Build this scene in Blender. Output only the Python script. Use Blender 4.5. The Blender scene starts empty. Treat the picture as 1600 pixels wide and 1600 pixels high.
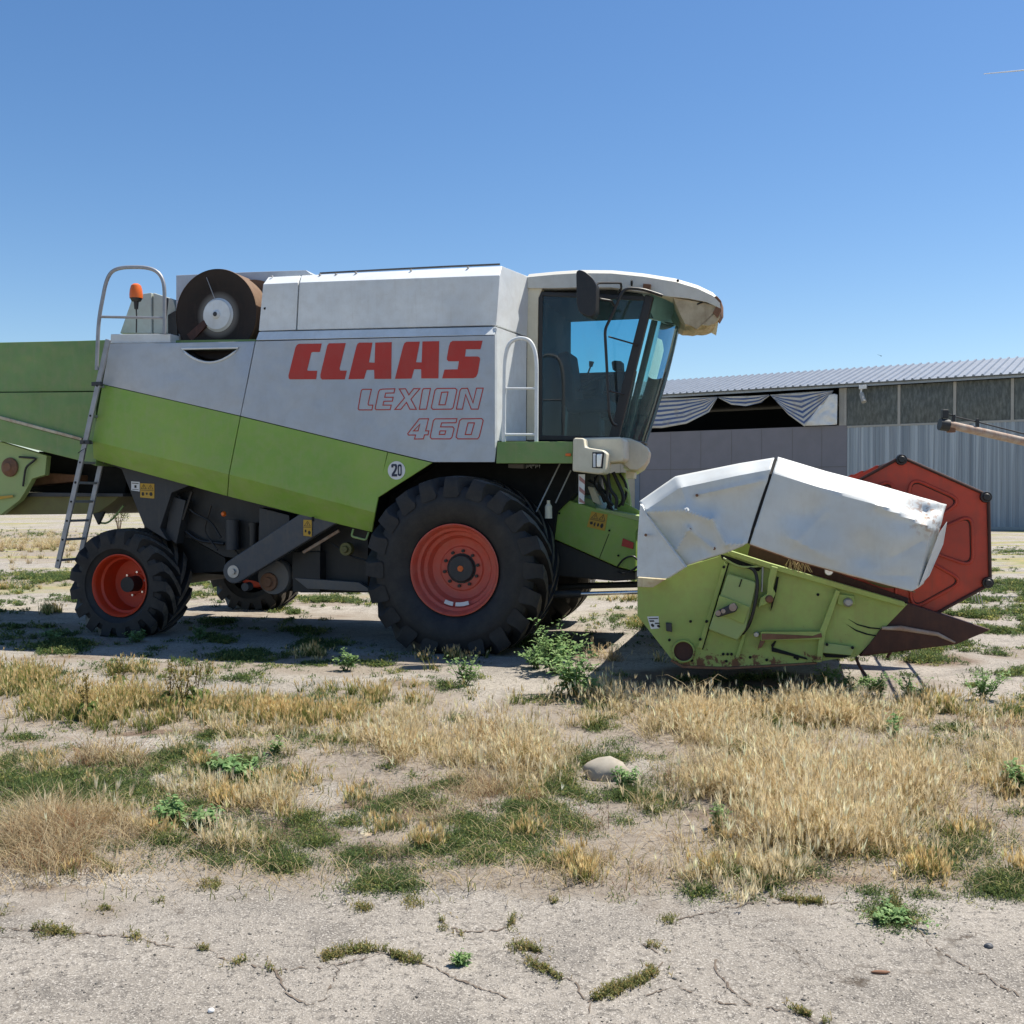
import bpy, bmesh, math, random
import numpy as np
from mathutils import Vector, Matrix, noise
rng = random.Random(11); nrg = np.random.default_rng(5)
S = bpy.context.scene; COL = S.collection
PI = math.pi
# ------------------------------------------------------------------ camera
CH = 1.6; FPX = 1600.0; HOR = 778.0
ALPHA = math.atan((800-HOR)/FPX)
cam_d = bpy.data.cameras.new('camera'); cam = bpy.data.objects.new('camera', cam_d); COL.objects.link(cam)
cam.location = (0,0,CH); cam.rotation_euler = (PI/2-ALPHA,0,0)
cam_d.sensor_width = 36; cam_d.lens = 36*FPX/1600; cam_d.clip_end = 8000; cam_d.clip_start = .05
S.camera = cam
CP = Vector((0,0,CH))
def ray(px,py):
    u=(px-800)/FPX; v=(800-py)/FPX
    f=Vector((0,math.cos(ALPHA),-math.sin(ALPHA))); up=Vector((0,math.sin(ALPHA),math.cos(ALPHA)))
    return Vector((1,0,0))*u+up*v+f
def ground(px,py,z=0):
    d=ray(px,py); t=(z-CH)/d.z
    p=CP+d*t; return p
class Frame:
    """a machine or building frame: local x along its length, -y towards the viewer side (offset s)"""
    def __init__(s,o,yaw):
        s.o=Vector(o); s.yaw=yaw
        s.F=Vector((math.cos(yaw),math.sin(yaw),0)); s.N=Vector((math.sin(yaw),-math.cos(yaw),0))
    def pt(s,px,py,off):
        d=ray(px,py); t=(off-(CP-s.o).dot(s.N))/d.dot(s.N)
        q=CP+d*t-s.o
        return Vector((q.dot(s.F),-off,q.z))
MF = Frame((-0.083,11.95,0), math.radians(-15))
P = MF.pt
# ------------------------------------------------------------------ materials
MATS={}
def nodes(name):
    m=bpy.data.materials.new(name); m.use_nodes=True; nt=m.node_tree
    b=nt.nodes['Principled BSDF']; return m,nt,b
def N(nt,t,**k):
    n=nt.nodes.new(t)
    for a,v in k.items():
        if a in n.inputs.keys(): n.inputs[a].default_value=v
        else: setattr(n,a,v)
    return n
def rgba(c): return (c[0],c[1],c[2],1)
def mix(nt,fac,a,b):
    m=N(nt,'ShaderNodeMix',data_type='RGBA')
    if isinstance(fac,(int,float)): m.inputs[0].default_value=fac
    else: nt.links.new(fac,m.inputs[0])
    for i,x in ((6,a),(7,b)):
        if isinstance(x,tuple): m.inputs[i].default_value=rgba(x)
        else: nt.links.new(x,m.inputs[i])
    return m.outputs[2]
def ramp(nt,src,a,b,inv=False):
    r=N(nt,'ShaderNodeMapRange'); nt.links.new(src,r.inputs[0])
    r.inputs[1].default_value=a; r.inputs[2].default_value=b
    if inv: r.inputs[3].default_value=1; r.inputs[4].default_value=0
    return r.outputs[0]
def tex(nt,scale,detail=4,kind='noise',stretch=None,rough=.55,dist=0,world=False):
    tc=N(nt,'ShaderNodeTexCoord'); src=tc.outputs['Object']
    if world: g=N(nt,'ShaderNodeNewGeometry'); src=g.outputs['Position']
    if stretch:
        mp=N(nt,'ShaderNodeMapping'); mp.inputs['Scale'].default_value=stretch; nt.links.new(src,mp.inputs[0]); src=mp.outputs[0]
    if kind=='noise':
        n=N(nt,'ShaderNodeTexNoise'); n.inputs['Scale'].default_value=scale; n.inputs['Detail'].default_value=detail
        n.inputs['Roughness'].default_value=rough; n.inputs['Distortion'].default_value=dist
        nt.links.new(src,n.inputs['Vector']); return n.outputs['Fac']
def bump(nt,b,h,strength,dist):
    n=N(nt,'ShaderNodeBump'); n.inputs['Strength'].default_value=strength; n.inputs['Distance'].default_value=dist
    nt.links.new(h,n.inputs['Height'])
    prev=b.inputs['Normal'].links
    if prev: nt.links.new(prev[0].from_socket,n.inputs['Normal'])
    nt.links.new(n.outputs[0],b.inputs['Normal'])
def paint(name,c,rough=.45,dirt=(.30,.25,.18),amt=.35,fade=None,fade_amt=.5,metal=0,wave=.35,chips=None,chip_t=.72,streak=True,spec=.5,scr=None):
    m,nt,b=nodes(name)
    n1=tex(nt,1.3,5); n2=tex(nt,9,6,rough=.65); n3=tex(nt,60,3)
    c0=tuple(c)
    col=mix(nt,ramp(nt,n1,.35,.7),c0,tuple(fade) if fade else tuple(x*.86 for x in c0))
    d=N(nt,'ShaderNodeMath',operation='MULTIPLY'); nt.links.new(ramp(nt,n2,.42,.75),d.inputs[0]); d.inputs[1].default_value=amt
    col=mix(nt,d.outputs[0],col,dirt)
    if streak:
        n4=tex(nt,4,5,stretch=(6,6,.45),rough=.6)
        e=N(nt,'ShaderNodeMath',operation='MULTIPLY'); nt.links.new(ramp(nt,n4,.55,.8),e.inputs[0]); e.inputs[1].default_value=amt*.8
        col=mix(nt,e.outputs[0],col,dirt)
    if scr:
        n6=tex(nt,5,7,stretch=(1.2,1.2,9),rough=.75,dist=.2); f6=N(nt,'ShaderNodeMath',operation='MULTIPLY'); nt.links.new(ramp(nt,n6,.66,.70),f6.inputs[0]); f6.inputs[1].default_value=.55
        col=mix(nt,f6.outputs[0],col,tuple(scr))
        n7=tex(nt,30,6,rough=.8); col=mix(nt,ramp(nt,n7,.70,.73),col,tuple(x*.55 for x in dirt))
    if chips:
        n5=tex(nt,14,6,rough=.7,dist=.4)
        col=mix(nt,ramp(nt,n5,chip_t,chip_t+.03),col,tuple(chips))
    nt.links.new(col,b.inputs['Base Color'])
    rr=N(nt,'ShaderNodeMapRange'); nt.links.new(n2,rr.inputs[0]); rr.inputs[3].default_value=rough-.1; rr.inputs[4].default_value=min(1,rough+.25)
    nt.links.new(rr.outputs[0],b.inputs['Roughness'])
    b.inputs['Metallic'].default_value=metal; b.inputs['Specular IOR Level'].default_value=spec
    if wave: bump(nt,b,tex(nt,2.2,2),min(1,wave),.03+.03*max(0,wave-.35))
    bump(nt,b,n3,.08,.004)
    MATS[name]=m; return m
paint('white',(.75,.78,.775),.40,dirt=(.45,.42,.36),amt=.30,scr=(.45,.42,.38),fade=(.58,.61,.62))
paint('silver',(.45,.49,.535),.42,dirt=(.36,.37,.37),amt=.42,fade=(.39,.43,.48),metal=.15,wave=.8,scr=(.60,.63,.66))
paint('green',(.205,.365,.052),.40,dirt=(.34,.36,.17),amt=.42,fade=(.27,.42,.07),wave=.9,scr=(.42,.48,.28))
paint('hood_green',(.13,.235,.065),.42,dirt=(.28,.27,.14),amt=.45,fade=(.18,.30,.09),wave=1.0,scr=(.35,.40,.25))
paint('header_green',(.295,.395,.095),.5,dirt=(.30,.24,.10),amt=.45,fade=(.37,.47,.13),chips=(.13,.055,.025),chip_t=.685,wave=.3,scr=(.22,.14,.07))
paint('pale_green',(.32,.42,.15),.45,dirt=(.34,.32,.16),amt=.3)
paint('cream',(.70,.65,.50),.5,dirt=(.40,.34,.22),amt=.3,wave=0)
paint('tan_lining',(.48,.41,.28),.8,dirt=(.2,.14,.08),amt=.6,wave=.6)
paint('dark_frame',(.014,.016,.019),.5,dirt=(.05,.045,.04),amt=.45)
paint('dark_grey',(.030,.034,.040),.5,dirt=(.09,.08,.07),amt=.35)
paint('black_plastic',(.012,.012,.013),.42,dirt=(.06,.055,.05),amt=.3,wave=0)
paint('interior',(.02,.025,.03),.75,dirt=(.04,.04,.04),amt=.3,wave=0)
paint('rim_faded',(.60,.080,.045),.5,dirt=(.50,.20,.15),amt=.4,fade=(.46,.10,.07),wave=0,streak=False)
paint('rim_red',(.62,.05,.012),.42,dirt=(.30,.07,.04),amt=.3,wave=0,streak=False)
paint('duct_white',(.45,.50,.46),.5,amt=.3,wave=0)
paint('reel_red',(.60,.055,.018),.38,dirt=(.26,.06,.035),amt=.5,fade=(.44,.045,.02),chips=(.05,.025,.02),chip_t=.76)
paint('maroon',(.050,.016,.012),.6,dirt=(.12,.05,.03),amt=.5)
paint('rust',(.22,.11,.06),.75,dirt=(.10,.045,.025),amt=.7)
paint('rusty_pipe',(.42,.34,.27),.6,dirt=(.28,.11,.05),amt=.75)
paint('drum_mesh',(.014,.010,.008),.85,dirt=(.05,.033,.026),amt=.5,wave=0)
paint('drum_side',(.17,.10,.06),.8,dirt=(.26,.19,.12),amt=.5,wave=0)
paint('steel',(.42,.42,.42),.42,dirt=(.25,.2,.15),amt=.3,metal=.8,wave=0)
paint('alu',(.34,.35,.37),.45,dirt=(.2,.19,.18),amt=.4,metal=.5,wave=0)
paint('chrome',(.7,.7,.72),.2,amt=.1,metal=1,wave=0)
paint('decal_red',(.48,.030,.018),.45,dirt=(.35,.10,.08),amt=.3,wave=0)
paint('decal_white',(.75,.76,.76),.5,amt=.15,wave=0)
paint('decal_navy',(.01,.02,.06),.5,amt=.1,wave=0)
paint('decal_yellow',(.55,.32,.02),.5,amt=.25,wave=0)
paint('decal_black',(.01,.01,.01),.5,amt=.1,wave=0)
paint('orange_lamp',(.75,.14,.01),.3,amt=.1,wave=0)
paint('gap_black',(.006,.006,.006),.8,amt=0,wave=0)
paint('hose',(.010,.010,.011),.4,dirt=(.05,.04,.03),amt=.3,wave=0)
paint('scuffed_tan',(.55,.50,.36),.7,dirt=(.28,.16,.09),amt=.8,wave=0)
paint('stone',(.40,.36,.29),.9,dirt=(.22,.18,.13),amt=.5,wave=.8)
paint('bird',(.02,.02,.02),.9,amt=0,wave=0)
def rubber(name,c,dust):
    m,nt,b=nodes(name)
    n=tex(nt,7,6,rough=.7); n2=tex(nt,40,4)
    col=mix(nt,ramp(nt,n,.40,.8),c,dust); nt.links.new(col,b.inputs['Base Color'])
    b.inputs['Roughness'].default_value=.62; b.inputs['Specular IOR Level'].default_value=.45
    bump(nt,b,n2,.25,.004); MATS[name]=m
rubber('rubber',(.012,.012,.014),(.034,.031,.029))
rubber('rubber_dusty',(.035,.031,.029),(.16,.125,.10))
rubber('tread_dust_highlight',(.075,.068,.062),(.26,.215,.175))  # dusty lug tops, colour raised further to stand in for sunlit highlights
def glass(name,tint,fres=1.45,rough=.03,dirt=.06,base=.0,dc=(.35,.38,.36)):
    m,nt,b=nodes(name); nt.nodes.remove(b)
    out=nt.nodes['Material Output']
    tr=N(nt,'ShaderNodeBsdfTransparent'); tr.inputs[0].default_value=rgba(tint)
    gl=N(nt,'ShaderNodeBsdfGlossy'); gl.inputs['Roughness'].default_value=rough; gl.inputs[0].default_value=(.85,.9,.95,1)
    fr=N(nt,'ShaderNodeFresnel'); fr.inputs['IOR'].default_value=fres
    mx=N(nt,'ShaderNodeMixShader'); nt.links.new(fr.outputs[0],mx.inputs[0]); nt.links.new(tr.outputs[0],mx.inputs[1]); nt.links.new(gl.outputs[0],mx.inputs[2])
    df=N(nt,'ShaderNodeBsdfDiffuse'); df.inputs[0].default_value=rgba(dc)
    n=tex(nt,3,6,stretch=(3,3,.8),rough=.65); mm=N(nt,'ShaderNodeMath',operation='MULTIPLY'); nt.links.new(ramp(nt,n,.4,.8),mm.inputs[0]); mm.inputs[1].default_value=dirt
    ad=N(nt,'ShaderNodeMath',operation='ADD'); nt.links.new(mm.outputs[0],ad.inputs[0]); ad.inputs[1].default_value=base
    m2=N(nt,'ShaderNodeMixShader'); nt.links.new(ad.outputs[0],m2.inputs[0]); nt.links.new(mx.outputs[0],m2.inputs[1]); nt.links.new(df.outputs[0],m2.inputs[2])
    nt.links.new(m2.outputs[0],out.inputs[0]); MATS[name]=m
glass('door_glass',(.26,.58,.70),1.5,.02,.10,.02)
glass('far_glass',(.75,.95,.96),1.3,.02,.03)
glass('windscreen_glass',(.62,.92,.90),1.2,.03,.14,.08,(.26,.46,.46))
glass('film',(.30,.29,.27),1.3,.25,.35,.25)
glass('lamp_glass',(.9,.9,.95),1.6,.05,.1,.25)
# ------------------------------------------------------------------ object helpers
def link(name,me,mat,parent=None,smooth=False):
    o=bpy.data.objects.new(name,me); COL.objects.link(o)
    if parent: o.parent=parent
    if mat is not None: me.materials.append(MATS[mat] if isinstance(mat,str) else mat)
    if smooth:
        for p in me.polygons: p.use_smooth=True
    return o
def tag(o,label=None,cat=None,group=None,kind=None):
    for k,v in (('label',label),('category',cat),('group',group),('kind',kind)):
        if v: o[k]=v
    return o
def empty(name,loc=(0,0,0),rz=0,parent=None):
    o=bpy.data.objects.new(name,None); COL.objects.link(o); o.location=loc; o.rotation_euler=(0,0,rz); o.empty_display_size=.2
    if parent: o.parent=parent
    return o
def bevel(o,w=.01,seg=2,ang=30):
    m=o.modifiers.new('b','BEVEL'); m.width=w; m.segments=seg; m.limit_method='ANGLE'; m.angle_limit=math.radians(ang); m.harden_normals=False
    for p in o.data.polygons: p.use_smooth=True
    w2=o.modifiers.new('w','WEIGHTED_NORMAL'); w2.keep_sharp=True
    return o
def autosmooth(me,ang=35):
    for p in me.polygons: p.use_smooth=True
    bm=bmesh.new(); bm.from_mesh(me)
    for e in bm.edges:
        if len(e.link_faces)==2 and e.calc_face_angle(0)>math.radians(ang): e.smooth=False
    bm.to_mesh(me); bm.free()
class MB:
    def __init__(s): s.v=[]; s.f=[]
    def add(s,vs,fs):
        k=len(s.v); s.v+= [tuple(v) for v in vs]; s.f+=[tuple(i+k for i in f) for f in fs]; return s
    def prism(s,front,back):
        n=len(front); vs=list(front)+list(back)
        fs=[tuple(range(n)),tuple(range(2*n-1,n-1,-1))]
        for i in range(n): j=(i+1)%n; fs.append((i,i+n,j+n,j))
        return s.add(vs,fs)
    def box(s,c,d,rot=None):
        vs=[]
        for x in(-1,1):
            for y in(-1,1):
                for z in(-1,1):
                    p=Vector((x*d[0]/2,y*d[1]/2,z*d[2]/2))
                    if rot: p=rot@p
                    vs.append(p+Vector(c))
        return s.add(vs,[(0,1,3,2),(4,6,7,5),(0,4,5,1),(2,3,7,6),(0,2,6,4),(1,5,7,3)])
    def cyl(s,a,b,r0,r1=None,n=16,cap=True):
        a=Vector(a); b=Vector(b); r1=r0 if r1 is None else r1
        d=(b-a).normalized(); t=d.orthogonal().normalized(); w=d.cross(t)
        vs=[a+(t*math.cos(i*2*PI/n)+w*math.sin(i*2*PI/n))*r0 for i in range(n)]+[b+(t*math.cos(i*2*PI/n)+w*math.sin(i*2*PI/n))*r1 for i in range(n)]
        fs=[(i,(i+1)%n,n+(i+1)%n,n+i) for i in range(n)]
        if cap: fs+=[tuple(range(n-1,-1,-1)),tuple(range(n,2*n))]
        return s.add(vs,fs)
    def tube(s,pts,r,n=8,closed=False):
        pts=[Vector(p) for p in pts]; m=len(pts); ring=[]; prev=None
        for i,p in enumerate(pts):
            if closed: d=(pts[(i+1)%m]-pts[i-1]).normalized()
            else: d=(pts[min(i+1,m-1)]-pts[max(i-1,0)]).normalized()
            if prev is None: t=d.orthogonal().normalized()
            else:
                t=(prev-d*prev.dot(d)).normalized()
            prev=t; w=d.cross(t)
            rr=r[i] if isinstance(r,(list,tuple)) else r
            ring.append([p+(t*math.cos(k*2*PI/n)+w*math.sin(k*2*PI/n))*rr for k in range(n)])
        vs=[v for q in ring for v in q]; fs=[]
        for i in range(m if closed else m-1):
            for k in range(n):
                a=i*n+k; b=i*n+(k+1)%n; c=((i+1)%m)*n+(k+1)%n; d_=((i+1)%m)*n+k
                fs.append((a,b,c,d_))
        if not closed: fs+=[tuple(range(n-1,-1,-1)),tuple(range((m-1)*n,m*n))]
        return s.add(vs,fs)
    def lathe(s,prof,c=(0,0,0),n=48,a0=0,a1=2*PI):
        """profile of (y,r) turned about the y axis through c"""
        m=len(prof); vs=[]
        for i in range(n):
            a=i*2*PI/n
            for (y,r) in prof: vs.append((c[0]+r*math.cos(a),c[1]+y,c[2]+r*math.sin(a)))
        fs=[]
        for i in range(n):
            for k in range(m-1):
                fs.append((i*m+k,i*m+k+1,((i+1)%n)*m+k+1,((i+1)%n)*m+k))
        return s.add(vs,fs)
    def grid(s,rows):
        m=len(rows); n=len(rows[0]); vs=[v for r in rows for v in r]
        fs=[(i*n+j,i*n+j+1,(i+1)*n+j+1,(i+1)*n+j) for i in range(m-1) for j in range(n-1)]
        return s.add(vs,fs)
    def mesh(s,name,fix=True):
        me=bpy.data.meshes.new(name); me.from_pydata(s.v,[],s.f); me.update()
        if fix:
            bm=bmesh.new(); bm.from_mesh(me); bmesh.ops.recalc_face_normals(bm,faces=bm.faces); bm.to_mesh(me); bm.free()
        return me
    def pieces(s,name,mat,parent=None,bev=0,smooth=False):
        par=list(range(len(s.v)))
        def find(a):
            while par[a]!=a: par[a]=par[par[a]]; a=par[a]
            return a
        for f in s.f:
            for i in f[1:]: par[find(i)]=find(f[0])
        gr={}
        for f in s.f: gr.setdefault(find(f[0]),[]).append(f)
        out=[]
        for fs in gr.values():
            ids=sorted({i for f in fs for i in f}); mp={a:k for k,a in enumerate(ids)}
            m=MB(); m.v=[s.v[i] for i in ids]; m.f=[tuple(mp[i] for i in f) for f in fs]; out.append(m.build(name,mat,parent,bev,smooth))
        return out
    def build(s,name,mat,parent=None,bev=0,smooth=False,fix=True,seg=2):
        me=s.mesh(name,fix); o=link(name,me,mat,parent)
        if bev: bevel(o,bev,seg)
        elif smooth: autosmooth(me)
        return o
def rounded(pts,r,n=4,closed=False):
    """round the corners of a polyline of Vectors"""
    pts=[Vector(p) for p in pts]; m=len(pts); out=[]
    for i,p in enumerate(pts):
        if not closed and i in(0,m-1): out.append(p); continue
        a=pts[i-1]; b=pts[(i+1)%m]
        da=(a-p); db=(b-p); ra=min(r,da.length*.48); rb=min(r,db.length*.48)
        A=p+da.normalized()*ra; B=p+db.normalized()*rb
        for k in range(n+1):
            t=k/n; out.append(A*(1-t)**2+p*2*t*(1-t)+B*t*t)
    return out
def poly(name,mat,parent,px,s0,s1,bev=.008,fr=P,rnd=0,hole=None):
    """outline in the plane s0, thickness down to s1 (orthogonal)"""
    f=[fr(x,y,s0) for x,y in px]
    if rnd: f=rounded(f,rnd,4,True)
    b=[Vector((p.x,-s1,p.z)) for p in f]
    return MB().prism(f,b).build(name,mat,parent,bev)
def tubepx(name,mat,parent,pts,r,rnd=.05,n=10,fr=P):
    v=[fr(*p) for p in pts]
    if rnd and len(v)>2: v=rounded(v,rnd,5)
    return MB().tube(v,r,n).build(name,mat,parent,smooth=True)
def strip(mb,pts,w,closed=True):
    """flat mitred line (decal outline) through points in a constant-y plane"""
    m=len(pts); A=[];B=[]
    for i in range(m):
        p=pts[i]; a=pts[i-1] if (closed or i) else p; b=pts[(i+1)%m] if (closed or i<m-1) else p
        d1=Vector((p.x-a.x,p.z-a.z)); d2=Vector((b.x-p.x,b.z-p.z))
        if d1.length<1e-6: d1=d2
        if d2.length<1e-6: d2=d1
        d1=d1.normalized(); d2=d2.normalized()
        n1=Vector((-d1.y,d1.x)); n2=Vector((-d2.y,d2.x)); n=(n1+n2)
        n=n.normalized() if n.length>1e-4 else n1
        k=min(1/max(n.dot(n1),.35),2.4)
        A.append((p.x+n.x*w/2*k,p.y,p.z+n.y*w/2*k)); B.append((p.x-n.x*w/2*k,p.y,p.z-n.y*w/2*k))
    fs=[(i,(i+1)%m,m+(i+1)%m,m+i) for i in range(m if closed else m-1)]
    mb.add(A+B,fs)
# ================================================================== THE HARVESTER
H = empty('combine_harvester', MF.o, MF.yaw)
tag(H,'large green, silver and white combine harvester with red wheels parked on cracked concrete','combine harvester')
SP=1.5
# --- inner body, hidden mass behind the panels
def bodypoly(px,s0,s1,name='body',mat='dark_frame',bev=.01): return poly(name,mat,H,px,s0,s1,bev)
body=bodypoly([(180,541),(400,537),(770,530),(770,719),(668,719),(585,776),(575,826),(357,770),(155,716),(150,690),(166,600)],1.30,-1.32,'body','dark_frame')
# --- side panels: silver upper sheets, green lower sheets
CREASE=[(145,689),(357,741),(586,801)]
sil_rear=poly('side_panel','silver',H,[(172,537),(280,535.5),(398,533.3),(386.5,592),(375,649.5),(160,600)],SP,SP-.03,.004)
# recessed smile-shaped opening is cut from the rear silver sheet
def smile():
    a=P(284,545,SP); b=P(373,543.5,SP); pts=[a]
    for k in range(1,14):
        t=k/14; pts.append(a.lerp(b,t)+Vector((0,0,-.155*math.sin(PI*t)**.8)))
    pts.append(b); return pts
sm=smile()
cut=MB().prism([Vector((p.x,-1.7,p.z)) for p in sm],[Vector((p.x,-1.2,p.z)) for p in sm]).build('cut',None)
def boolean(o,c):
    m=o.modifiers.new('x','BOOLEAN'); m.operation='DIFFERENCE'; m.object=c; m.solver='EXACT'
    dg=bpy.context.evaluated_depsgraph_get(); me=bpy.data.meshes.new_from_object(o.evaluated_get(dg))
    o.modifiers.clear(); old=o.data; o.data=me; return o
for o in (sil_rear,body): 
    c=cut.copy(); COL.objects.link(c); c.parent=o.parent
    bpy.context.view_layer.update(); boolean(o,c); bpy.data.objects.remove(c)
bpy.data.objects.remove(cut)
MB().tube([p+Vector((0,-.004,0)) for p in sm],.012,8,True).build('opening_rim','white',sil_rear,smooth=True)
sil_front=poly('side_panel','silver',H,[(399.5,533.2),(772.5,524),(772.5,722),(676,722),(606,705.5),(376,649.8),(388,592)],SP,SP-.03,.004)
def sheet2(name,top,crease,bot,s0,s1,mat,parent=H,th=.03):
    """folded sheet: flat from top to crease, leaning in below the crease"""
    T=[P(x,y,s0) for x,y in top]; C=[P(x,y,s0) for x,y in crease]; B=[P(x,y,s1) for x,y in bot]
    mb=MB(); n=len(T)
    for (r0,r1) in ((T,C),(C,B)):
        for i in range(n-1):
            pass
    ins=Vector((0,th,0)); V=T+C+B; V2=[v+ins for v in V]; fs=[]
    for k in range(2):
        for i in range(n-1):
            a=k*n+i; fs.append((a,a+1,a+1+n,a+n)); m3=3*n; fs.append((m3+a,m3+a+n,m3+a+1+n,m3+a+1))
    m3=3*n
    per=list(range(n))+[n*2-1,n*3-1]+list(range(3*n-2,2*n-1,-1))+[n]
    for i in range(len(per)):
        a=per[i]; b=per[(i+1)%len(per)]; fs.append((a,a+m3,b+m3,b))
    return mb.add(V+V2,fs).build(name,mat,parent,.004)
g_rear=sheet2('side_panel',[(160,601),(267,625.5),(375,650.5)],[(144.5,689),(251,715),(357,741)],[(146,718),(251,746.5),(354.5,775)],SP,SP-.15,'green')
g_front=sheet2('side_panel',[(376,651),(490,678.5),(605,706.5)],[(358.3,741.3),(471,771),(586,801)],[(356,775.4),(468,804),(581,831.5)],SP,SP-.15,'green')
g_arch=poly('wheel_arch_panel','green',H,[(606.2,707),(675,723),(590,777.5),(588.5,778)],SP,SP-.03,.004)
MB().box(P(489,811,1.40),(.022,.02,.05)).build('panel_latch','gap_black',g_front)
tubepx('handle','pale_green',g_front,[(552,827,1.33),(549,838,1.38),(572,844,1.38),(576,832,1.33)],.011,.03)
# speed sign
def disc(name,mat,parent,c,r,s0,th=.004,n=40):
    c=Vector((c.x,-s0,c.z)); return MB().cyl(c,c+Vector((0,th,0)),r,n=n).build(name,mat,parent)
c20=P(619.5,735,SP+.004)
sign=disc('speed_sign','decal_white',g_front,c20,.096,SP+.006,.006)
mb=MB(); s_=SP+.010
def c4(cx,cy): return (300+cx/4,700+cy/4)
two=[(1247,100),(1275,100),(1280,112),(1280,128),(1274,142),(1262,163),(1280,163),(1280,178),(1246,178),(1246,163),(1262,138),(1267,126),(1267,116),(1264,112),(1258,112),(1256,122),(1244,122),(1243,108)]
def face(mb,pts): mb.add(pts,[tuple(range(len(pts)))])
face(mb,[P(*c4(x+2,y),s_) for x,y in two])
o1=[(1291,102),(1303,102),(1309,110),(1309,166),(1303,175),(1291,175),(1285,166),(1285,110)]; 
o1=[P(*c4(x+1,y),s_) for x,y in o1]
cc=sum(o1,Vector())/8
inn=[cc+Vector(((p.x-cc.x)*.40,0,(p.z-cc.z)*.68)) for p in o1]
mb.add(o1+inn,[(i,(i+1)%8,8+(i+1)%8,8+i) for i in range(8)])
mb.build('lettering','decal_navy',sign)
# lettering of the side panel, traced glyph by glyph
def c3(cx,cy,s=SP+.003): return P(400+cx/4,400+cy/4,s)
mb=MB()
for g in ([(268,549),(411,547),(399,600),(352,600),(345,606),(320,712),(324,717),(383,717),(376,770),(212,771),(204,764),(203,745),(246,572),(255,556)],
          [(455,546),(561,544),(522,703),(526,716),(568,716),(555,771),(412,772),(403,762),(402,742),(445,560)],
          [(646,541),(728,541),(706,665),(741,667),(745,541),(848,538),(845,768),(740,768),(738,712),(692,712),(675,768),(577,770),(627,566),(634,549)],
          [(940,536),(1024,535),(1000,664),(1035,665),(1040,534),(1145,532),(1140,765),(1033,765),(1032,708),(988,708),(972,766),(868,768),(920,562),(928,544)],
          [(1228,531),(1416,529),(1403,583),(1312,583),(1306,628),(1388,628),(1399,636),(1400,648),(1386,733),(1376,755),(1358,764),(1163,765),(1178,710),(1260,708),(1268,658),(1202,658),(1193,648),(1193,636),(1205,566),(1214,540)]):
    face(mb,[c3(*q) for q in g])
me=mb.mesh('lettering'); bm=bmesh.new(); bm.from_mesh(me); bmesh.ops.triangulate(bm,faces=bm.faces); bm.to_mesh(me); bm.free()
link('lettering',me,'decal_red',sil_front)
mb=MB()
OUT=[[(671,833),(721,833),(700,925),(703,932),(730,932),(724,962),(645,962),(638,955),(657,845),(662,836)],
 [(790,832),(868,830),(862,856),(810,857),(804,883),(857,883),(852,907),(799,908),(793,932),(845,932),(838,960),(752,961),(744,953),(766,848),(774,836)],
 [(895,831),(935,830),(955,868),(985,829),(1024,829),(968,895),(1002,958),(962,958),(940,915),(905,958),(867,959),(928,887)],
 [(1047,829),(1090,828),(1065,957),(1020,958),(1040,838)],
 [(1130,828),(1245,827),(1256,838),(1232,948),(1222,957),(1105,958),(1095,948),(1118,840)],[(1160,852),(1200,850),(1182,930),(1143,930)],
 [(1285,828),(1322,827),(1356,918),(1378,826),(1420,826),(1388,957),(1345,957),(1310,866),(1290,957),(1252,957),(1275,840)],
 [(1020,1018),(1078,1017),(1060,1093),(1080,1093),(1075,1118),(1053,1118),(1046,1143),(990,1144),(997,1119),(952,1119),(948,1110)],[(1024,1052),(1012,1093),(984,1093)],
 [(1120,1018),(1256,1017),(1250,1042),(1160,1043),(1153,1068),(1230,1068),(1238,1080),(1224,1133),(1214,1143),(1098,1143),(1088,1132),(1108,1030)],[(1150,1093),(1186,1093),(1180,1115),(1145,1115)],
 [(1285,1018),(1410,1016),(1420,1028),(1395,1130),(1385,1143),(1262,1143),(1250,1132),(1272,1030)],[(1325,1043),(1365,1043),(1345,1116),(1307,1116)]]
for g in OUT: strip(mb,[c3(*q) for q in g],.0105)
mb.build('model_lettering','decal_red',sil_front)
# white ledge above the silver sheet and the grain tank cover
def hexa(name,mat,near,far,parent=H,bev=.006):
    return MB().prism(near,far).build(name,mat,parent,bev)
led=MB(); a=[P(400,531.5,SP+.002),P(772.5,523,SP+.002),P(775,510.5,1.43),P(404.5,518.5,1.43)]
b=[Vector((p.x,1.5 if i in(0,1) else 1.43,p.z)) for i,p in enumerate(a)]
led.prism(a,b).build('ledge','white',H,.004)
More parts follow.
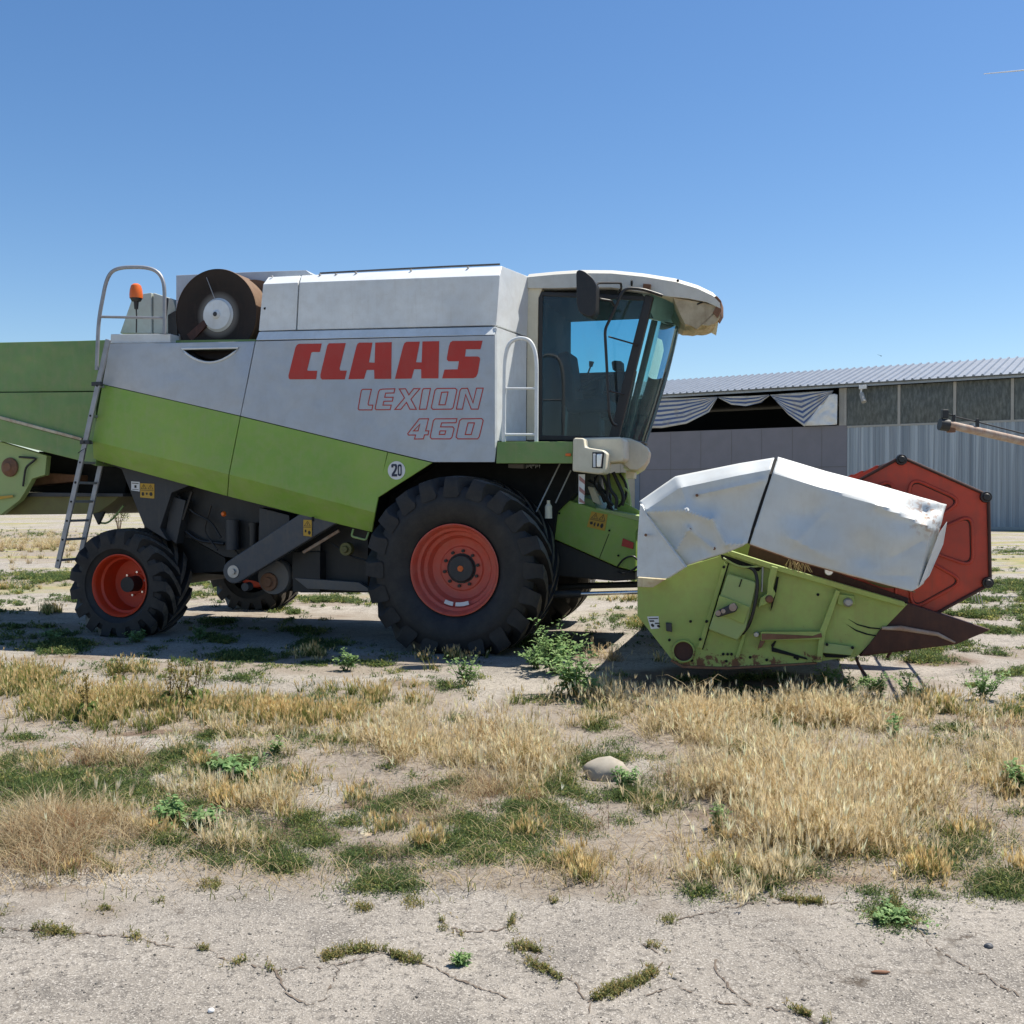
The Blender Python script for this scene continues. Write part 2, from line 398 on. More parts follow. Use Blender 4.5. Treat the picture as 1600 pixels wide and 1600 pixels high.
# tank cover: side, bevel, roof; slanted front face towards the cab
sT=1.42; sI=1.24; sC=.86
def tank(x0l,x0t,x1l,x1t,name,front=True):
    # l: lower/side corners in px, t: bevel line/top line
    side=[P(*x0l[0],sT),P(*x1l[0],sT),P(*x1l[1],sT),P(*x0l[1],sT)]
    topn=[P(*x0t,sI),P(*x1t,sI)]
    V=[side[0],side[1],side[2],side[3],topn[0],topn[1]]
    if front:
        V+=[P(826,432,sC),P(823,526,sC)]
    else:
        V+=[Vector((topn[1].x,-sC,topn[1].z+.0)),Vector((side[1].x,-sC,side[1].z))]
    V+=[Vector((topn[0].x,-sC,topn[0].z)),Vector((side[0].x,-sC,side[0].z))]
    n=len(V)
    # central roof on to the far side
    far=[Vector((V[6].x,.86,V[6].z)),Vector((V[7].x,.86,V[7].z)),Vector((V[8].x,.86,V[8].z)),Vector((V[9].x,.86,V[9].z))]
    mir=[Vector((v.x,-v.y,v.z)) for v in V[:6]]
    V2=V+far+mir
    fs=[(0,1,2,3),(3,2,5,4),(1,7,6,5,2),(4,5,6,8),(0,3,4,8,9),(0,9,7,1),
        (6,7,11,10),(8,6,10,12),(9,8,12,13),(7,9,13,11),
        (14,17,16,15),(17,18,19,16),(15,16,19,10,11),(18,12,10,19),(14,13,12,18,17),(14,15,11,13)]
    return MB().add(V2,fs).build(name,'white',H,.008)
tank([(404,517),(411,444)],(419,433),[(462,515.5),(466,441.5)],(469,430.5),'tank_cover',False)
tc2=tank([(464,515.4),(468,441.4)],(471,430.3),[(775,508),(781,430)],(784,415.5),'tank_cover',True)
MB().cyl(P(414,482,sT+.004),P(414,482,sT-.01),.014).build('lock','gap_black',tc2)
mb=MB()
for x,y in((426,432.5),(501,430.2),(526,429.2),(557,426.8),(643,422.6),(732,418.5)):
    c=P(x,y,1.26); mb.cyl(c+Vector((0,-.03,.0)),c+Vector((0,.0,.004)),.011,n=8)
mb.pieces('rivet','steel',tc2)
MB().tube([P(500,427,1.1),P(600,421.5,1.1),P(700,416.5,1.1),P(781,413,1.1)],.011,8).build('tank_lid','dark_grey',H)
# lower front wall of the tank, behind the handrail, running to the cab
V=[P(775.5,511,SP-.03),P(775.5,689,SP-.03),P(822,689,.86),P(823,528,.86)]
W=[v+Vector((-.04,.02,0)) for v in V]
MB().prism(V,W).build('front_wall','white',H,.004)
MB().prism([P(773,524,SP+.002),P(777,512,1.47),P(777,688,1.47),P(773,722,SP+.002)],[P(773,524,SP-.06)+Vector((-.02,0,0)),P(777,512,1.42),P(777,688,1.42),P(773,722,SP-.06)+Vector((-.02,0,0))]).build('edge_trim','white',H,.003)
# grey grain tank extension behind and the rotating screen
poly('tank_extension','silver',H,[(275,430),(385,425),(478,422),(486,428),(430,434),(405,445),(404,540),(275,540)],.95,-.9,.006)
dc=P(337,491,1.30); R=.505
drum=empty('cooling_drum',dc,0,H)
mb=MB().lathe([(.0,R),(.02,R+.004),(.04,R),(.62,R),(.62,0.01)],n=72); mb.build('drum_wall','drum_side',drum,smooth=True)
prof=[(.004,R-.004),(.012,R-.02),(.03,R-.12),(.05,R-.2),(.06,.2),(.055,.17)]
MB().lathe(prof,n=72).build('screen','drum_mesh',drum,smooth=True)
MB().lathe([(.05,.19),(.035,.172),(.02,.165),(.012,.05),(.0,.045),(-.012,.03),(-.014,.001)],n=48).build('hub','white',drum,smooth=True)
MB().lathe([(-.016,.026),(-.02,.02),(-.02,.001)],n=20).build('hub_bolt','dark_grey',drum,smooth=True)
def pr(a,b,s_,w):  # flat bar on the drum face
    d=(b-a).normalized(); n=Vector((-d.z,0,d.x))*w/2
    return [a+n,b+n*1.5,b-n*1.5,a-n]
q0=Vector((-.17*math.cos(.5),-.0,-.17*math.sin(.5))); q1=Vector((-.44*math.cos(.62),.0,-.44*math.sin(.62)))
dm=MATS['drum_mesh']; nt=dm.node_tree; b=nt.nodes['Principled BSDF']; tc=N(nt,'ShaderNodeTexCoord'); mp=N(nt,'ShaderNodeMapping'); mp.inputs['Scale'].default_value=(1,0,1); nt.links.new(tc.outputs['Object'],mp.inputs[0])
ln=N(nt,'ShaderNodeVectorMath',operation='LENGTH'); nt.links.new(mp.outputs[0],ln.inputs[0]); prev_=b.inputs['Base Color'].links[0].from_socket
c1=mix(nt,ramp(nt,ln.outputs['Value'],.15,.27,True),prev_,(.26,.25,.23)); c1=mix(nt,ramp(nt,ln.outputs['Value'],.34,.46),c1,(.026,.018,.014)); nt.links.new(c1,b.inputs['Base Color'])
f=pr(q0,q1,0,.07); MB().prism([v+Vector((0,.022,0)) for v in f],[v+Vector((0,.06,0)) for v in f]).build('suction_arm','maroon',drum)
MB().tube([Vector((-.02,.02,.17)),Vector((-.12,.01,.42))],.004,6).build('wiper_rod','steel',drum)
MB().cyl(P(398,500,.98),P(404,500,.3),.45,n=40).build('radiator_ring','drum_side',H,smooth=True)
# rear deck parts beside the drum
poly('deck_box','white',H,[(173,522),(266,521.5),(266,535.5),(172,536.5)],1.46,.9,.006)
poly('air_duct','duct_white',H,[(187,521),(208,461),(236,457),(237,521)],.95,.55,.01)
poly('air_duct','duct_white',H,[(239,457),(270,467),(274,480),(274,521),(239,521)],.93,.35,.012)
poly('dark_intake','black_plastic',H,[(262,492),(272,486),(277,486),(277,533),(262,520)],.98,.6,.006)
poly('engine_deck','hood_green',H,[(170,533),(400,530),(400,545),(170,548)],1.35,-1.3,.004)
tubepx('side_strut','dark_grey',H,[(262,466,1.0),(256,522,1.05)],.012)
# beacon
bc=P(213,520,1.3); bt=P(216,467,1.3)
beac=empty('beacon_light',bc,0,H)
h=(bt.z-bc.z)
MB().tube([Vector((0,0,0)),Vector((.005,0,h*.5)),Vector((0,0,h*.7))],.008,8).build('stem','black_plastic',beac,smooth=True)
mb=MB(); mb.cyl((0,0,h*.70),(0,0,h*.93),.022,.03,12); mb.cyl((0,0,h*.93),(0,0,h*1.02),.05,.068,16); mb.build('socket','black_plastic',beac,smooth=True)
mb=MB(); prev=None
rings=[(0,.072),(.04,.074),(.1,.068),(.145,.055),(.165,.03),(.17,.002)]
rows=[[Vector((r*math.cos(k*2*PI/20),r*math.sin(k*2*PI/20),h*1.02+z)) for k in range(21)] for z,r in rings]
mb.grid(rows).build('lens','orange_lamp',beac,smooth=True)
# rear guard rail
rail=tubepx('guard_rail','alu',H,[(151,578,1.62),(154,500,1.62),(167,432,1.62),(183,417.5,1.62),(238,417.5,1.52),(257,436,1.5),(257,522,1.5)],.021,.16,12)
MB().tube([P(158,495,1.62),P(255,497,1.5)],.015,8).build('cross_bar','alu',rail,smooth=True)
# ladder: two stringers one behind the other, rungs across
lad=empty('ladder',(0,0,0),0,H)
def stringer(t,b,w,s_):
    a=P(*t,s_); c=P(*b,s_); d=(c-a).normalized(); n=Vector((d.z,0,-d.x))*w/2
    f=[a+n,c+n,c-n,a-n]
    return MB().prism(f,[v+Vector((0,.03,0)) for v in f]).build('stringer','alu',lad,.008)
stringer((168,530),(88,888),.062,1.62)
A=P(168,530,1.62); B=P(88,888,1.62)
stringer((190,575),(126,862),.062,1.24)
A2=P(190,575,1.24); B2=P(126,862,1.24)
for ty in (.445,.533,.622,.705,.79,.873,.965,.33,.2):
    c=A.lerp(B,ty); zz=c.z
    t2=(zz-A2.z)/(B2.z-A2.z); d=A2.lerp(B2,t2)
    if t2>1.0: d=Vector((d.x,d.y,zz))
    MB().box((c+d)/2,(.035,abs(c.y-d.y)-.032,.028)).build('rung','alu',lad,.004)
mb=MB()
for ty in (.445,.533,.622,.705,.79,.873,.965,.33,.2,.62):
    c=A.lerp(B,ty)+Vector((0,-.001,0)); mb.cyl(c,c+Vector((0,-.004,0)),.012,n=10)
mb.pieces('rung_end','gap_black',lad)
for x,y in ((152,600),(134,691)):
    MB().box(P(x,y,1.6),(.12,.05,.045)).build('bracket','dark_grey',lad,.004)
MB().tube([P(122,708,1.63),P(127,704,1.66),P(134,700,1.63),P(131,718,1.63)],.005,6).build('cord','hose',lad)
# rear straw hood, runs out of the picture
def hood(name,mat,px,s0,s1,bev=.006,par=H): return poly(name,mat,par,px,s0,s1,bev)
hd=hood('straw_hood','hood_green',[(-330,538),(0,535),(120,532.5),(168,531),(168,560),(150,611),(0,612.5),(-330,615)],1.30,-1.3)
hood('straw_hood_lower','green',[(-330,617),(0,613.5),(150,612.3),(150,691),(125,685),(0,650),(-330,556+20)],1.33,-1.3).data.materials[0]=MATS['hood_green']
hood('hood_skirt','hood_green',[(-330,600),(0,655),(127,689),(150,694),(150,728),(118,718),(0,689),(-330,608)],1.36,-1.33)
hood('worn_edge','scuffed_tan',[(-330,588),(0,650),(127,684),(127,688.5),(0,655),(-330,598)],1.375,1.33,.004)
# side plates of the chopper and chute
cp=hood('chopper_plate','header_green',[(-120,668),(0,690),(73,712),(70,742),(50,748),(38,770),(30,782),(0,805),(-120,805)],1.28,1.2)
cp.data.materials[0]=MATS['pale_green']
MB().lathe([(-.03,.001),(-.035,.05),(-.02,.06),(0,.11),(.02,.115)],c=P(14,730,1.31),n=24).build('chopper_bearing','rust',cp,smooth=True)
MB().tube(rounded([P(30,714,1.31),P(58,716,1.31),P(40,730,1.31),P(36,760,1.31)],.05),.012,8).build('chopper_hose','hose',cp,smooth=True)
MB().prism([P(-60,776,1.31),P(0,775.5,1.31),P(20,773.5,1.31),P(20,777,1.31),P(0,780,1.31),P(-60,782,1.31)],[P(-60,776,1.29),P(0,775.5,1.29),P(20,773.5,1.29),P(20,777,1.29),P(0,780,1.29),P(-60,782,1.29)]).build('tension_spring','decal_yellow',cp)
paint('olive',(.15,.145,.045),.6,dirt=(.12,.09,.05),amt=.5)
hood('chute','olive',[(-120,806),(5,803),(28,776),(190,772),(176,785),(155,800),(146,803)],1.1,-1.1,.01)
hood('chute_flap','dark_grey',[(28,769),(192,771),(192,776),(28,776)],1.15,-1.1,.004)
hood('chopper_drum','rust',[(40,742),(60,738),(120,742),(120,752),(40,760)],.9,-1.1,.01)
hood('rear_cavity','gap_black',[(60,705),(150,722),(200,735),(195,771),(45,769),(60,740)],.7,-1.1,.01)
hood('chute_corner','dark_frame',[(145,803),(163,799),(153,820)],1.1,1.06,.002)
MB().tube(rounded([P(157,817,1.05),P(168,818,1.05),P(182,805,1.05),P(193,790,1.05)],.08),.012,8).build('drain_hose','hood_green',H,smooth=True)
# --- under body: dark frames
fr1=hood('rear_frame','dark_grey',[(190,733),(160,722),(260,742),(300,757),(268,770),(250,825),(262,845),(225,822),(212,790)],1.18,.9)
hood('lower_frame','dark_frame',[(262,745),(420,790),(575,828),(575,925),(480,925),(455,905),(430,880),(350,870),(300,842),(262,835),(252,822)],.95,-.95)
hood('rear_axle_beam','dark_frame',[(225,815),(300,842),(352,872),(352,893),(296,896),(225,880)],.7,-.9)
hood('axle_housing','gap_black',[(300,842),(352,870),(470,875),(475,925),(430,922),(380,900),(330,897),(300,893)],.2,-.9)
hood('belly_pan','gap_black',[(296,860),(380,870),(420,900),(580,905),(580,926),(470,926),(440,915),(380,905),(350,893),(296,896)],.6,-.8)
hood('side_support','dark_grey',[(405,793),(452,805),(452,852),(430,855),(404,855)],1.22,1.05)
hood('side_support','dark_grey',[(268,775),(290,782),(275,850),(258,835)],1.1,.95)
fb=hood('tank_box','dark_frame',[(457,862),(500,862),(500,925),(457,925)],1.1,.6)
paint('grey_sheet',(.13,.125,.12),.55,dirt=(.2,.16,.12),amt=.5)
hood('lower_plate','grey_sheet',[(459,903),(560,910),(585,925),(480,920)],1.12,1.05)
hood('grey_web','grey_sheet',[(495,852),(500,850),(500,905),(456,905),(457,866)],1.05,1.03)
# belt guard: capsule
a=P(365,893,1.35); b=P(520,795,1.35); d=(b-a).normalized(); n_=Vector((-d.z,0,d.x)); r=.135
pts=[]
for k in range(13):
    t=PI/2+k*PI/12; pts.append(a+d*math.cos(t)*r+n_*math.sin(t)*r)
pts+= [b-n_*r*1.15,b+n_*r*1.15]
guard=MB().prism(pts,[v+Vector((0,.09,0)) for v in pts]).build('belt_guard','dark_grey',H,.015)
paint('guard_grey',(.060,.067,.080),.5,dirt=(.16,.14,.11),amt=.4); guard.data.materials[0]=MATS['guard_grey']
MB().lathe([(-.035,.001),(-.035,.03),(-.012,.032),(-.012,.07),(.0,.07)],c=a,n=24).build('guard_bolt','steel',guard,smooth=True)
MB().lathe([(-.02,.001),(-.02,.045),(.08,.05)],c=P(384,917,1.3),n=20).build('pivot','dark_grey',guard,smooth=True)
dsk=MB().lathe([(.0,.001),(.0,.19),(.03,.20),(.12,.20),(.12,.0)],c=P(427,902,1.1),n=36).build('pulley','dark_grey',H,smooth=True)
dsk.data.materials[0]=MATS['grey_sheet']
MB().lathe([(-.06,.001),(-.06,.05),(-.03,.06),(-.03,.1),(.0,.105)],c=P(421,909,1.1),n=24).build('pulley_hub','rust',dsk,smooth=True)
MB().tube([P(474,863,1.2),P(530,829,1.2)],.018,8).build('push_rod','rusty_pipe',H,smooth=True)
MB().lathe([(-.05,.001),(-.05,.03),(-.02,.04),(-.02,.07),(.05,.075)],c=P(541,858,1.15),n=20).build('idler_pulley','olive',H,smooth=True)
mb=MB(); c=P(363,834,1.05); mb.cyl(c+Vector((0,0,.16)),c-Vector((0,0,.18)),.075,n=20); mb.build('filter_canister','dark_grey',H,smooth=True)
mb=MB(); c=P(396,833,1.05); mb.cyl(c+Vector((0,0,.08)),c-Vector((0,0,.16)),.05,n=20); mb.cyl(c+Vector((0,0,.08)),c+Vector((0,0,.12)),.06,n=20); mb.build('oil_filter','black_plastic',H,smooth=True)
MB().lathe([(-.02,.001),(-.02,.018),(-.0,.03),(.01,.032)],c=P(349,803,1.1),n=16).build('reflector','orange_lamp',H,smooth=True)
for k,(pts,rr) in enumerate([([(270,765,1.05),(300,800,1.05),(330,815,1.05),(345,840,1.05)],.014),([(300,768,1.08),(286,812,1.08)],.02),([(330,790,1.02),(318,830,1.02),(340,860,1.02)],.012),([(404,860,1.0),(375,870,1.0),(360,850,1.0)],.012),([(512,845,1.1),(550,870,1.1),(575,876,1.1)],.01),([(290,830,1),(310,845,1),(350,850,1)],.018),([(235,790,1.0),(262,806,1.0),(280,840,1.0)],.016)]):
    MB().tube(rounded([P(*q) for q in pts],.08),rr,8).build('hydraulic_hose','hose',H,smooth=True)
# stickers with pictograms
def sticker(name,px,s_,mat,parent,pict):
    f=[P(x,y,s_+.004) for x,y in px]; 
    st=MB().prism(f,[v+Vector((0,.004,0)) for v in f]).build(name,mat,parent)
    ex=(f[1]-f[0]); ez=(f[3]-f[0]); o=f[0]+Vector((0,-.002,0)); mb=MB()
    def q(u,v): return o+ex*u+ez*v
    for kind,u,v,w,h_ in pict:
        if kind=='tri':
            tr=[q(u,v+h_),q(u+w/2,v),q(u+w,v+h_)]; strip(mb,tr,.005); strip(mb,[q(u+w*.5,v+h_*.35),q(u+w*.5,v+h_*.8)],.006,False)
        elif kind=='bar': face(mb,[q(u,v),q(u+w,v),q(u+w,v+h_),q(u,v+h_)])
        elif kind=='blob':
            face(mb,[q(u+w*(.5+.5*math.cos(k)),v+h_*(.5+.5*math.sin(k))) for k in (0,.9,1.8,2.9,3.9,5.1)])
    mb.build('pictogram','decal_black',st); return st
sticker('warning_sticker',[(219,755),(241,756),(241,779),(219,777)],1.18,'decal_yellow',fr1,[('tri',.08,.08,.36,.3),('tri',.56,.08,.36,.3),('bar',.04,.47,.92,.03),('blob',.1,.6,.2,.3),('blob',.4,.62,.15,.2),('blob',.65,.58,.25,.3)])
sticker('info_sticker',[(205,752),(218,753),(218,768),(205,766)],1.18,'decal_white',fr1,[('bar',.1,.15,.8,.08),('bar',.4,.4,.25,.3),('bar',.1,.85,.8,.06)])
sticker('warning_sticker',[(474,812),(487,812.5),(487,838.5),(474,837)],1.36,'decal_yellow',guard,[('tri',.12,.1,.76,.28),('bar',.04,.45,.92,.03),('blob',.15,.6,.25,.2),('blob',.55,.65,.35,.28)])
# ------------------------------------------------------------------ wheels
def tyre_mesh(R,W,rr,n,lh,slant,lw0,lw1,mat_zmin,inner=.86):
    mb=MB(); b=W/2
    prof=[(-b*.74,rr-.01),(-b*.80,rr+.02),(-b*.93,rr+.08),(-b*1.0,(R+rr)/2-.02),(-b*.99,R-lh-.16),(-b*.95,R-lh-.07),(-b*.86,R-lh-.025),(-b*.6,R-lh),(0,R-lh+.008)]
    full=prof+[(-y,r) for y,r in prof[-2::-1]]
    def car(y):
        for i in range(len(full)-1):
            if full[i][0]<=y<=full[i+1][0] and full[i+1][0]>full[i][0]:
                t=(y-full[i][0])/(full[i+1][0]-full[i][0]); return full[i][1]*(1-t)+full[i+1][1]*t
        return R-lh
    mb.lathe(full,n=120); nbase=len(mb.f)
    tops=[]
    for side in(-1,1):
        for i in range(n):
            ph0=(i+(.5 if side>0 else 0))*2*PI/n
            secs=[]
            # stations from sidewall to the centre: (y, outer radius, base radius, angle offset, half width)
            st=[(b*1.0,R-lh-.05,R-lh-.13,.05,lw0*.80),(b*1.005,R-lh*.55-.02,R-lh-.10,.03,lw0*.98),(b*.95,R-.010,R-lh-.07,0,lw0),(b*.74,R,None,-.16,lw0*.88),(b*.52,R+.003,None,-.38,lw1*1.12),(b*.26,R+.004,None,-.70,lw1),(-b*.03,R+.004,None,-1.0,lw1*.95)]
            for (y,ro,rb,da,hw) in st:
                if rb is None: rb=car(-abs(y))-.01
                a=ph0+da*slant; aw=hw/R
                yy=side*y
                sec=[]
                for (r_,w_) in ((rb,1.25),(ro,.85),(ro,-.85),(rb,-1.25)):
                    aa=a+aw*w_; sec.append((r_*math.cos(aa),yy,r_*math.sin(aa)))
                secs.append(sec)
            vs=[v for s_ in secs for v in s_]; fs=[]
            for k in range(len(secs)-1):
                for j in range(3):
                    fs.append((k*4+j,k*4+j+1,(k+1)*4+j+1,(k+1)*4+j))
                    if j==1 and k>1: tops.append(len(mb.f)+len(fs)-1)
            fs.append((0,1,2,3)); m=len(secs)-1; fs.append((m*4+3,m*4+2,m*4+1,m*4))
            mb.add(vs,fs)
    # the loaded tyre goes flat on the ground and bulges beside it
    out=[]
    for x,y,z in mb.v:
        lim=mat_zmin
        if z<lim+.12:
            k=(lim+.12-z)/.2; y*=1+.05*min(1,max(0,k))
        if z<lim: z=lim+(z-lim)*.08
        out.append((x,y,z))
    mb.v=out
    me=mb.mesh('tyre'); autosmooth(me,32); me.materials.append(MATS['rubber']); me.materials.append(MATS['tread_dust_highlight'])
    for i in tops: me.polygons[i].material_index=1
    return me
def wheel(name,c,R,W,rr,n,lh,slant,lw0,lw1,zc,front,mirror=False):
    w=empty(name,c,0,H)
    if mirror: w.scale=(1,-1,1)
    me=tyre_mesh(R,W,rr,n,lh,slant,lw0,lw1,-zc)
    t=link('tyre',me,None,w)
    b=W/2
    if front:
        pr=[(-b*.76,rr-.02),(-b*.80,rr),(-b*.83,rr+.005),(-b*.84,rr-.006),(-b*.80,rr-.022),(-b*.70,rr-.03),(-b*.62,rr-.042),(-b*.58,rr-.07),(-b*.50,rr-.075),(-b*.40,rr-.085),(-b*.36,rr-.12),(-b*.30,rr-.13),(-b*.18,rr-.15),(-b*.12,rr-.20),(-b*.12,.24),(-b*.16,.225),(-b*.17,.12),(-b*.17,.001)]
        MB().lathe(pr,n=80).build('rim','rim_faded',w,smooth=True)
        mb=MB()
        for k in range(10):
            a=k*2*PI/10+.2; p=Vector((.185*math.cos(a),-b*.17,.185*math.sin(a))); mb.cyl(p,p+Vector((0,-.03,0)),.017,n=8)
        mb.pieces('wheel_bolt','black_plastic',w)
        MB().lathe([(-b*.17-.001,.145),(-b*.17-.03,.14),(-b*.17-.04,.13),(-b*.17-.042,.001)],n=36).build('hub_cap','dark_grey',w,smooth=True)
        MB().lathe([(-b*.17-.042,.033),(-b*.17-.05,.03),(-b*.17-.05,.012),(-b*.17-.056,.01),(-b*.17-.056,.001)],n=20).build('hub_centre','orange_lamp',w,smooth=True)
        for (x0,w0) in ((-.13,.085),(-.02,.13)):
            mb=MB(); a0=-PI/2+x0/.33
            rows=[]
            for rad in (.345,.385):
                rows.append([Vector((rad*math.cos(a0+t*w0/.33),-b*.44-.03-(rad-.345)*.2,rad*math.sin(a0+t*w0/.33))) for t in (0,.33,.66,1)])
            rows2=[[v+Vector((0,.01,0)) for v in r] for r in rows]
            mb.grid(rows); mb.grid(rows2); mb.build('rim_sticker','decal_white',w)
    else:
        pr=[(-b*.70,rr-.01),(-b*.80,rr+.004),(-b*.84,rr+.004),(-b*.85,rr-.008),(-b*.78,rr-.025),(-b*.70,rr-.03),(-b*.45,rr-.035),(-b*.40,rr-.06),(b*.15,rr-.065),(b*.32,rr-.075),(b*.36,rr-.11),(b*.36,.12),(b*.30,.11),(b*.30,.001)]
        MB().lathe(pr,n=72).build('rim','rim_red',w,smooth=True)
        mb=MB(); mb.lathe([(b*.28,.095),(b*.2,.09),(b*.16,.07),(b*.0,.06),(-b*.04,.05),(-b*.05,.001)],n=24); mb.build('hub_cap','black_plastic',w,smooth=True)
        mb=MB()
        for k in range(6):
            a=k*2*PI/6+.3; p=Vector((.14*math.cos(a),b*.30,.14*math.sin(a))); mb.cyl(p,p+Vector((0,-.03,0)),.013,n=8)
        mb.pieces('wheel_bolt','chrome',w)
    return w
fc=P(709,893.5,1.56); zf=.862
FW,FR=.78,.965
w1=wheel('front_wheel',Vector((fc.x,-1.56+FW/2*.84,zf)),FR,FW,.47,20,.085,.42,.088,.060,zf,True)
w2=w1.copy(); COL.objects.link(w2); w2.location.y=1.56-FW/2*.84; w2.scale=(1,-1,1)
for ch in list(w1.children): c=ch.copy(); COL.objects.link(c); c.parent=w2
rc=P(186,915,1.30); zr=rc.z
RW,RR=.56,.655
w3=wheel('rear_wheel',Vector((rc.x,-1.30+RW/2*.84,zr)),RR,RW,.36,17,.065,.50,.070,.056,zr,False)
w4=w3.copy(); COL.objects.link(w4); w4.location.y=2.15-RW/2*.84; w4.scale=(1,-1,1)
for ch in list(w3.children): c=ch.copy(); COL.objects.link(c); c.parent=w4
MB().cyl((rc.x,-1.15,zr),(rc.x,1.15,zr),.09,n=20).build('rear_axle','dark_frame',H,smooth=True)
MB().cyl((fc.x,-1.3,zf),(fc.x,1.3,zf),.16,n=20).build('front_axle','dark_frame',H,smooth=True)
hood('gearbox','gap_black',[(585,776),(668,722),(900,724),(900,770),(870,800),(860,880),(590,900),(578,830)],.85,-.85)
# ------------------------------------------------------------------ cab
cab=empty('cab',(0,0,0),0,H)
sc=.84
def cp_(name,mat,px,s0,s1,bev=.006,rnd=0): return poly(name,mat,cab,px,s0,s1,bev,rnd=rnd)
cp_('rear_post','cream',[(824,449),(848,449),(841,466),(838,688),(822,688),(823,527)],sc+.01,sc-.12,.01)
# door frame bars (around the door glass)
cp_('door_frame','black_plastic',[(842,455),(1018,463),(1017,470),(848,462),(846,680),(956,682),(955,688),(840,688)],sc,sc-.05,.006)
def cabglass(px,name,mat,s_):
    f=[P(x,y,s_) for x,y in px]; MB().add(f,[tuple(range(len(f)))]).build(name,mat,cab)
cabglass([(846,461),(1013,468),(957,683),(845,682)],'door_glass','door_glass',sc-.02)
cp_('front_post','black_plastic',[(1008,460),(1021,463),(966,687),(950,687)],sc+.015,sc-.07,.012)
# windscreen: curved pane from pillar to pillar
def arc(p0,B,k):
    out=[]
    for j in range(k+1):
        s_=sc-2*sc*j/k; t=s_/sc
        out.append(Vector((p0.x-.17*j/k+B*(1-abs(t)**2.4),-s_,p0.z)))
    return out
def pxof(v):
    w=MF.o+MF.F*v.x-MF.N*v.y*1.0+Vector((0,0,v.z))
    w=MF.o+MF.F*v.x+MF.N*(-v.y)+Vector((0,0,v.z)); d=w-CP
    f=Vector((0,math.cos(ALPHA),-math.sin(ALPHA))); up=Vector((0,math.sin(ALPHA),math.cos(ALPHA)))
    z=d.dot(f); return 800+FPX*d.x/z, 800-FPX*d.dot(up)/z
def fitB(p0,target):
    best=None
    for i in range(60):
        B=i*.012; m=max(pxof(v)[0] for v in arc(p0,B,20))
        if best is None or abs(m-target)<best[0]: best=(abs(m-target),B)
    return best[1]
top0=P(1018,459,sc-.02); bot0=P(962,688,sc-.02)
Bt=fitB(top0,1070); Bb=fitB(bot0,1010)
rows=[]
for i in range(13):
    t=i/12; p0=top0.lerp(bot0,t); B=Bt*(1-t)+Bb*t+.03*math.sin(PI*t)
    rows.append(arc(p0,B,24))
ws=MB().grid(rows).build('windscreen','windscreen_glass',cab,smooth=True)
for sgn in (1,):
    MB().tube([v for v in (r[-1]+Vector((0,-.03,0)) for r in rows)],.04,10).build('front_post','black_plastic',cab,smooth=True)
MB().tube(rows[-1],.014,8).build('window_seal','black_plastic',cab,smooth=True)
# wiper blades on the windscreen
MB().tube([r[7]+Vector((.02,0,0)) for r in rows[6:]],.008,6).build('wiper','black_plastic',cab,smooth=True)
# roof: traced profile lofted across the cab
top=[(824,428),(865,424),(905,421.5),(955,422),(1005,427),(1055,435),(1090,445.5),(1114,457),(1125,468)]
bot=[(824,450),(865,450),(905,449),(955,449),(1000,455),(1045,463),(1075,466),(1105,472),(1126,482)]
ss=[.88,.87,.84,.78,.6,.3,0,-.3,-.6,-.78,-.88]
rowsT=[];
rl=[]
for s_ in ss:
    e=abs(s_)/.88; row=[]
    T=[P(x,y,.88) for x,y in top]; Bm=[P(x,y,.88) for x,y in bot]
    lift=.05*(1-e**4)
    fwd=-.16*(.88-s_)/1.76
    inset=0 if e<.97 else 0
    L=len(T)
    ring=[]
    for i,p in enumerate(T):
        k=i/(L-1); ring.append(Vector((p.x+fwd*k,-s_,p.z+lift-(.035 if e>.985 else (.012 if e>.95 else 0)))))
    for i,p in enumerate(reversed(Bm)):
        k=1-i/(L-1); ring.append(Vector((p.x+fwd*k,-s_,p.z+.0)))
    rl.append(ring)
n=len(rl[0]); mb=MB(); vs=[v for r_ in rl for v in r_]; fs=[]
for i in range(len(rl)-1):
    for k in range(n): fs.append((i*n+k,i*n+(k+1)%n,(i+1)*n+(k+1)%n,(i+1)*n+k))
fs+= [tuple(range(n)),tuple(range(len(vs)-n,len(vs)))]
mb.add(vs,fs); rf=mb.build('cab_roof','cream',cab); autosmooth(rf.data,50)
paint('roof_paint',(.62,.61,.55),.5,dirt=(.40,.36,.28),amt=.3,wave=0); rf.data.materials[0]=MATS['roof_paint']
disc('roof_plug','gap_black',rf,P(1059,438.5,.885),.014,.886,.01,16)
# torn lining under the front of the roof
mb=MB(); loc=[(1052,466),(1075,469),(1105,474),(1126,481),(1127,476),(1123,497),(1116,505),(1108,508),(1098,507),(1090,514),(1080,509),(1071,506),(1064,492)]
import itertools
rws=[]
for s_,k in ((.85,0),(.6,.02),(.3,-.02),(0,.02),(-.3,0),(-.6,.02),(-.85,0)):
    rws.append([P(x,y,.85)+Vector((-.20*(.85-s_)/1.7,0,0)) for x,y in loc]); zt_=P(1060,466,.85).z-.06
    for j,v in enumerate(rws[-1]): v.y=-s_; v.z=zt_-(zt_-v.z)*(.28+.72*((s_+.85)/1.7)**1.3) if v.z<zt_ else v.z; v.z+=k*math.sin(j*2.1)+.012*noise.noise(v*9); v.x+=.02*noise.noise(v*7)
m_=len(loc); vs=[v for r_ in rws for v in r_]; fs=[tuple(range(m_)),tuple(range(len(vs)-m_,len(vs)))]
for i in range(len(rws)-1):
    for k in range(m_): fs.append((i*m_+k,i*m_+(k+1)%m_,(i+1)*m_+(k+1)%m_,(i+1)*m_+k))
MB().add(vs,fs).build('torn_roof_lining','tan_lining',cab)
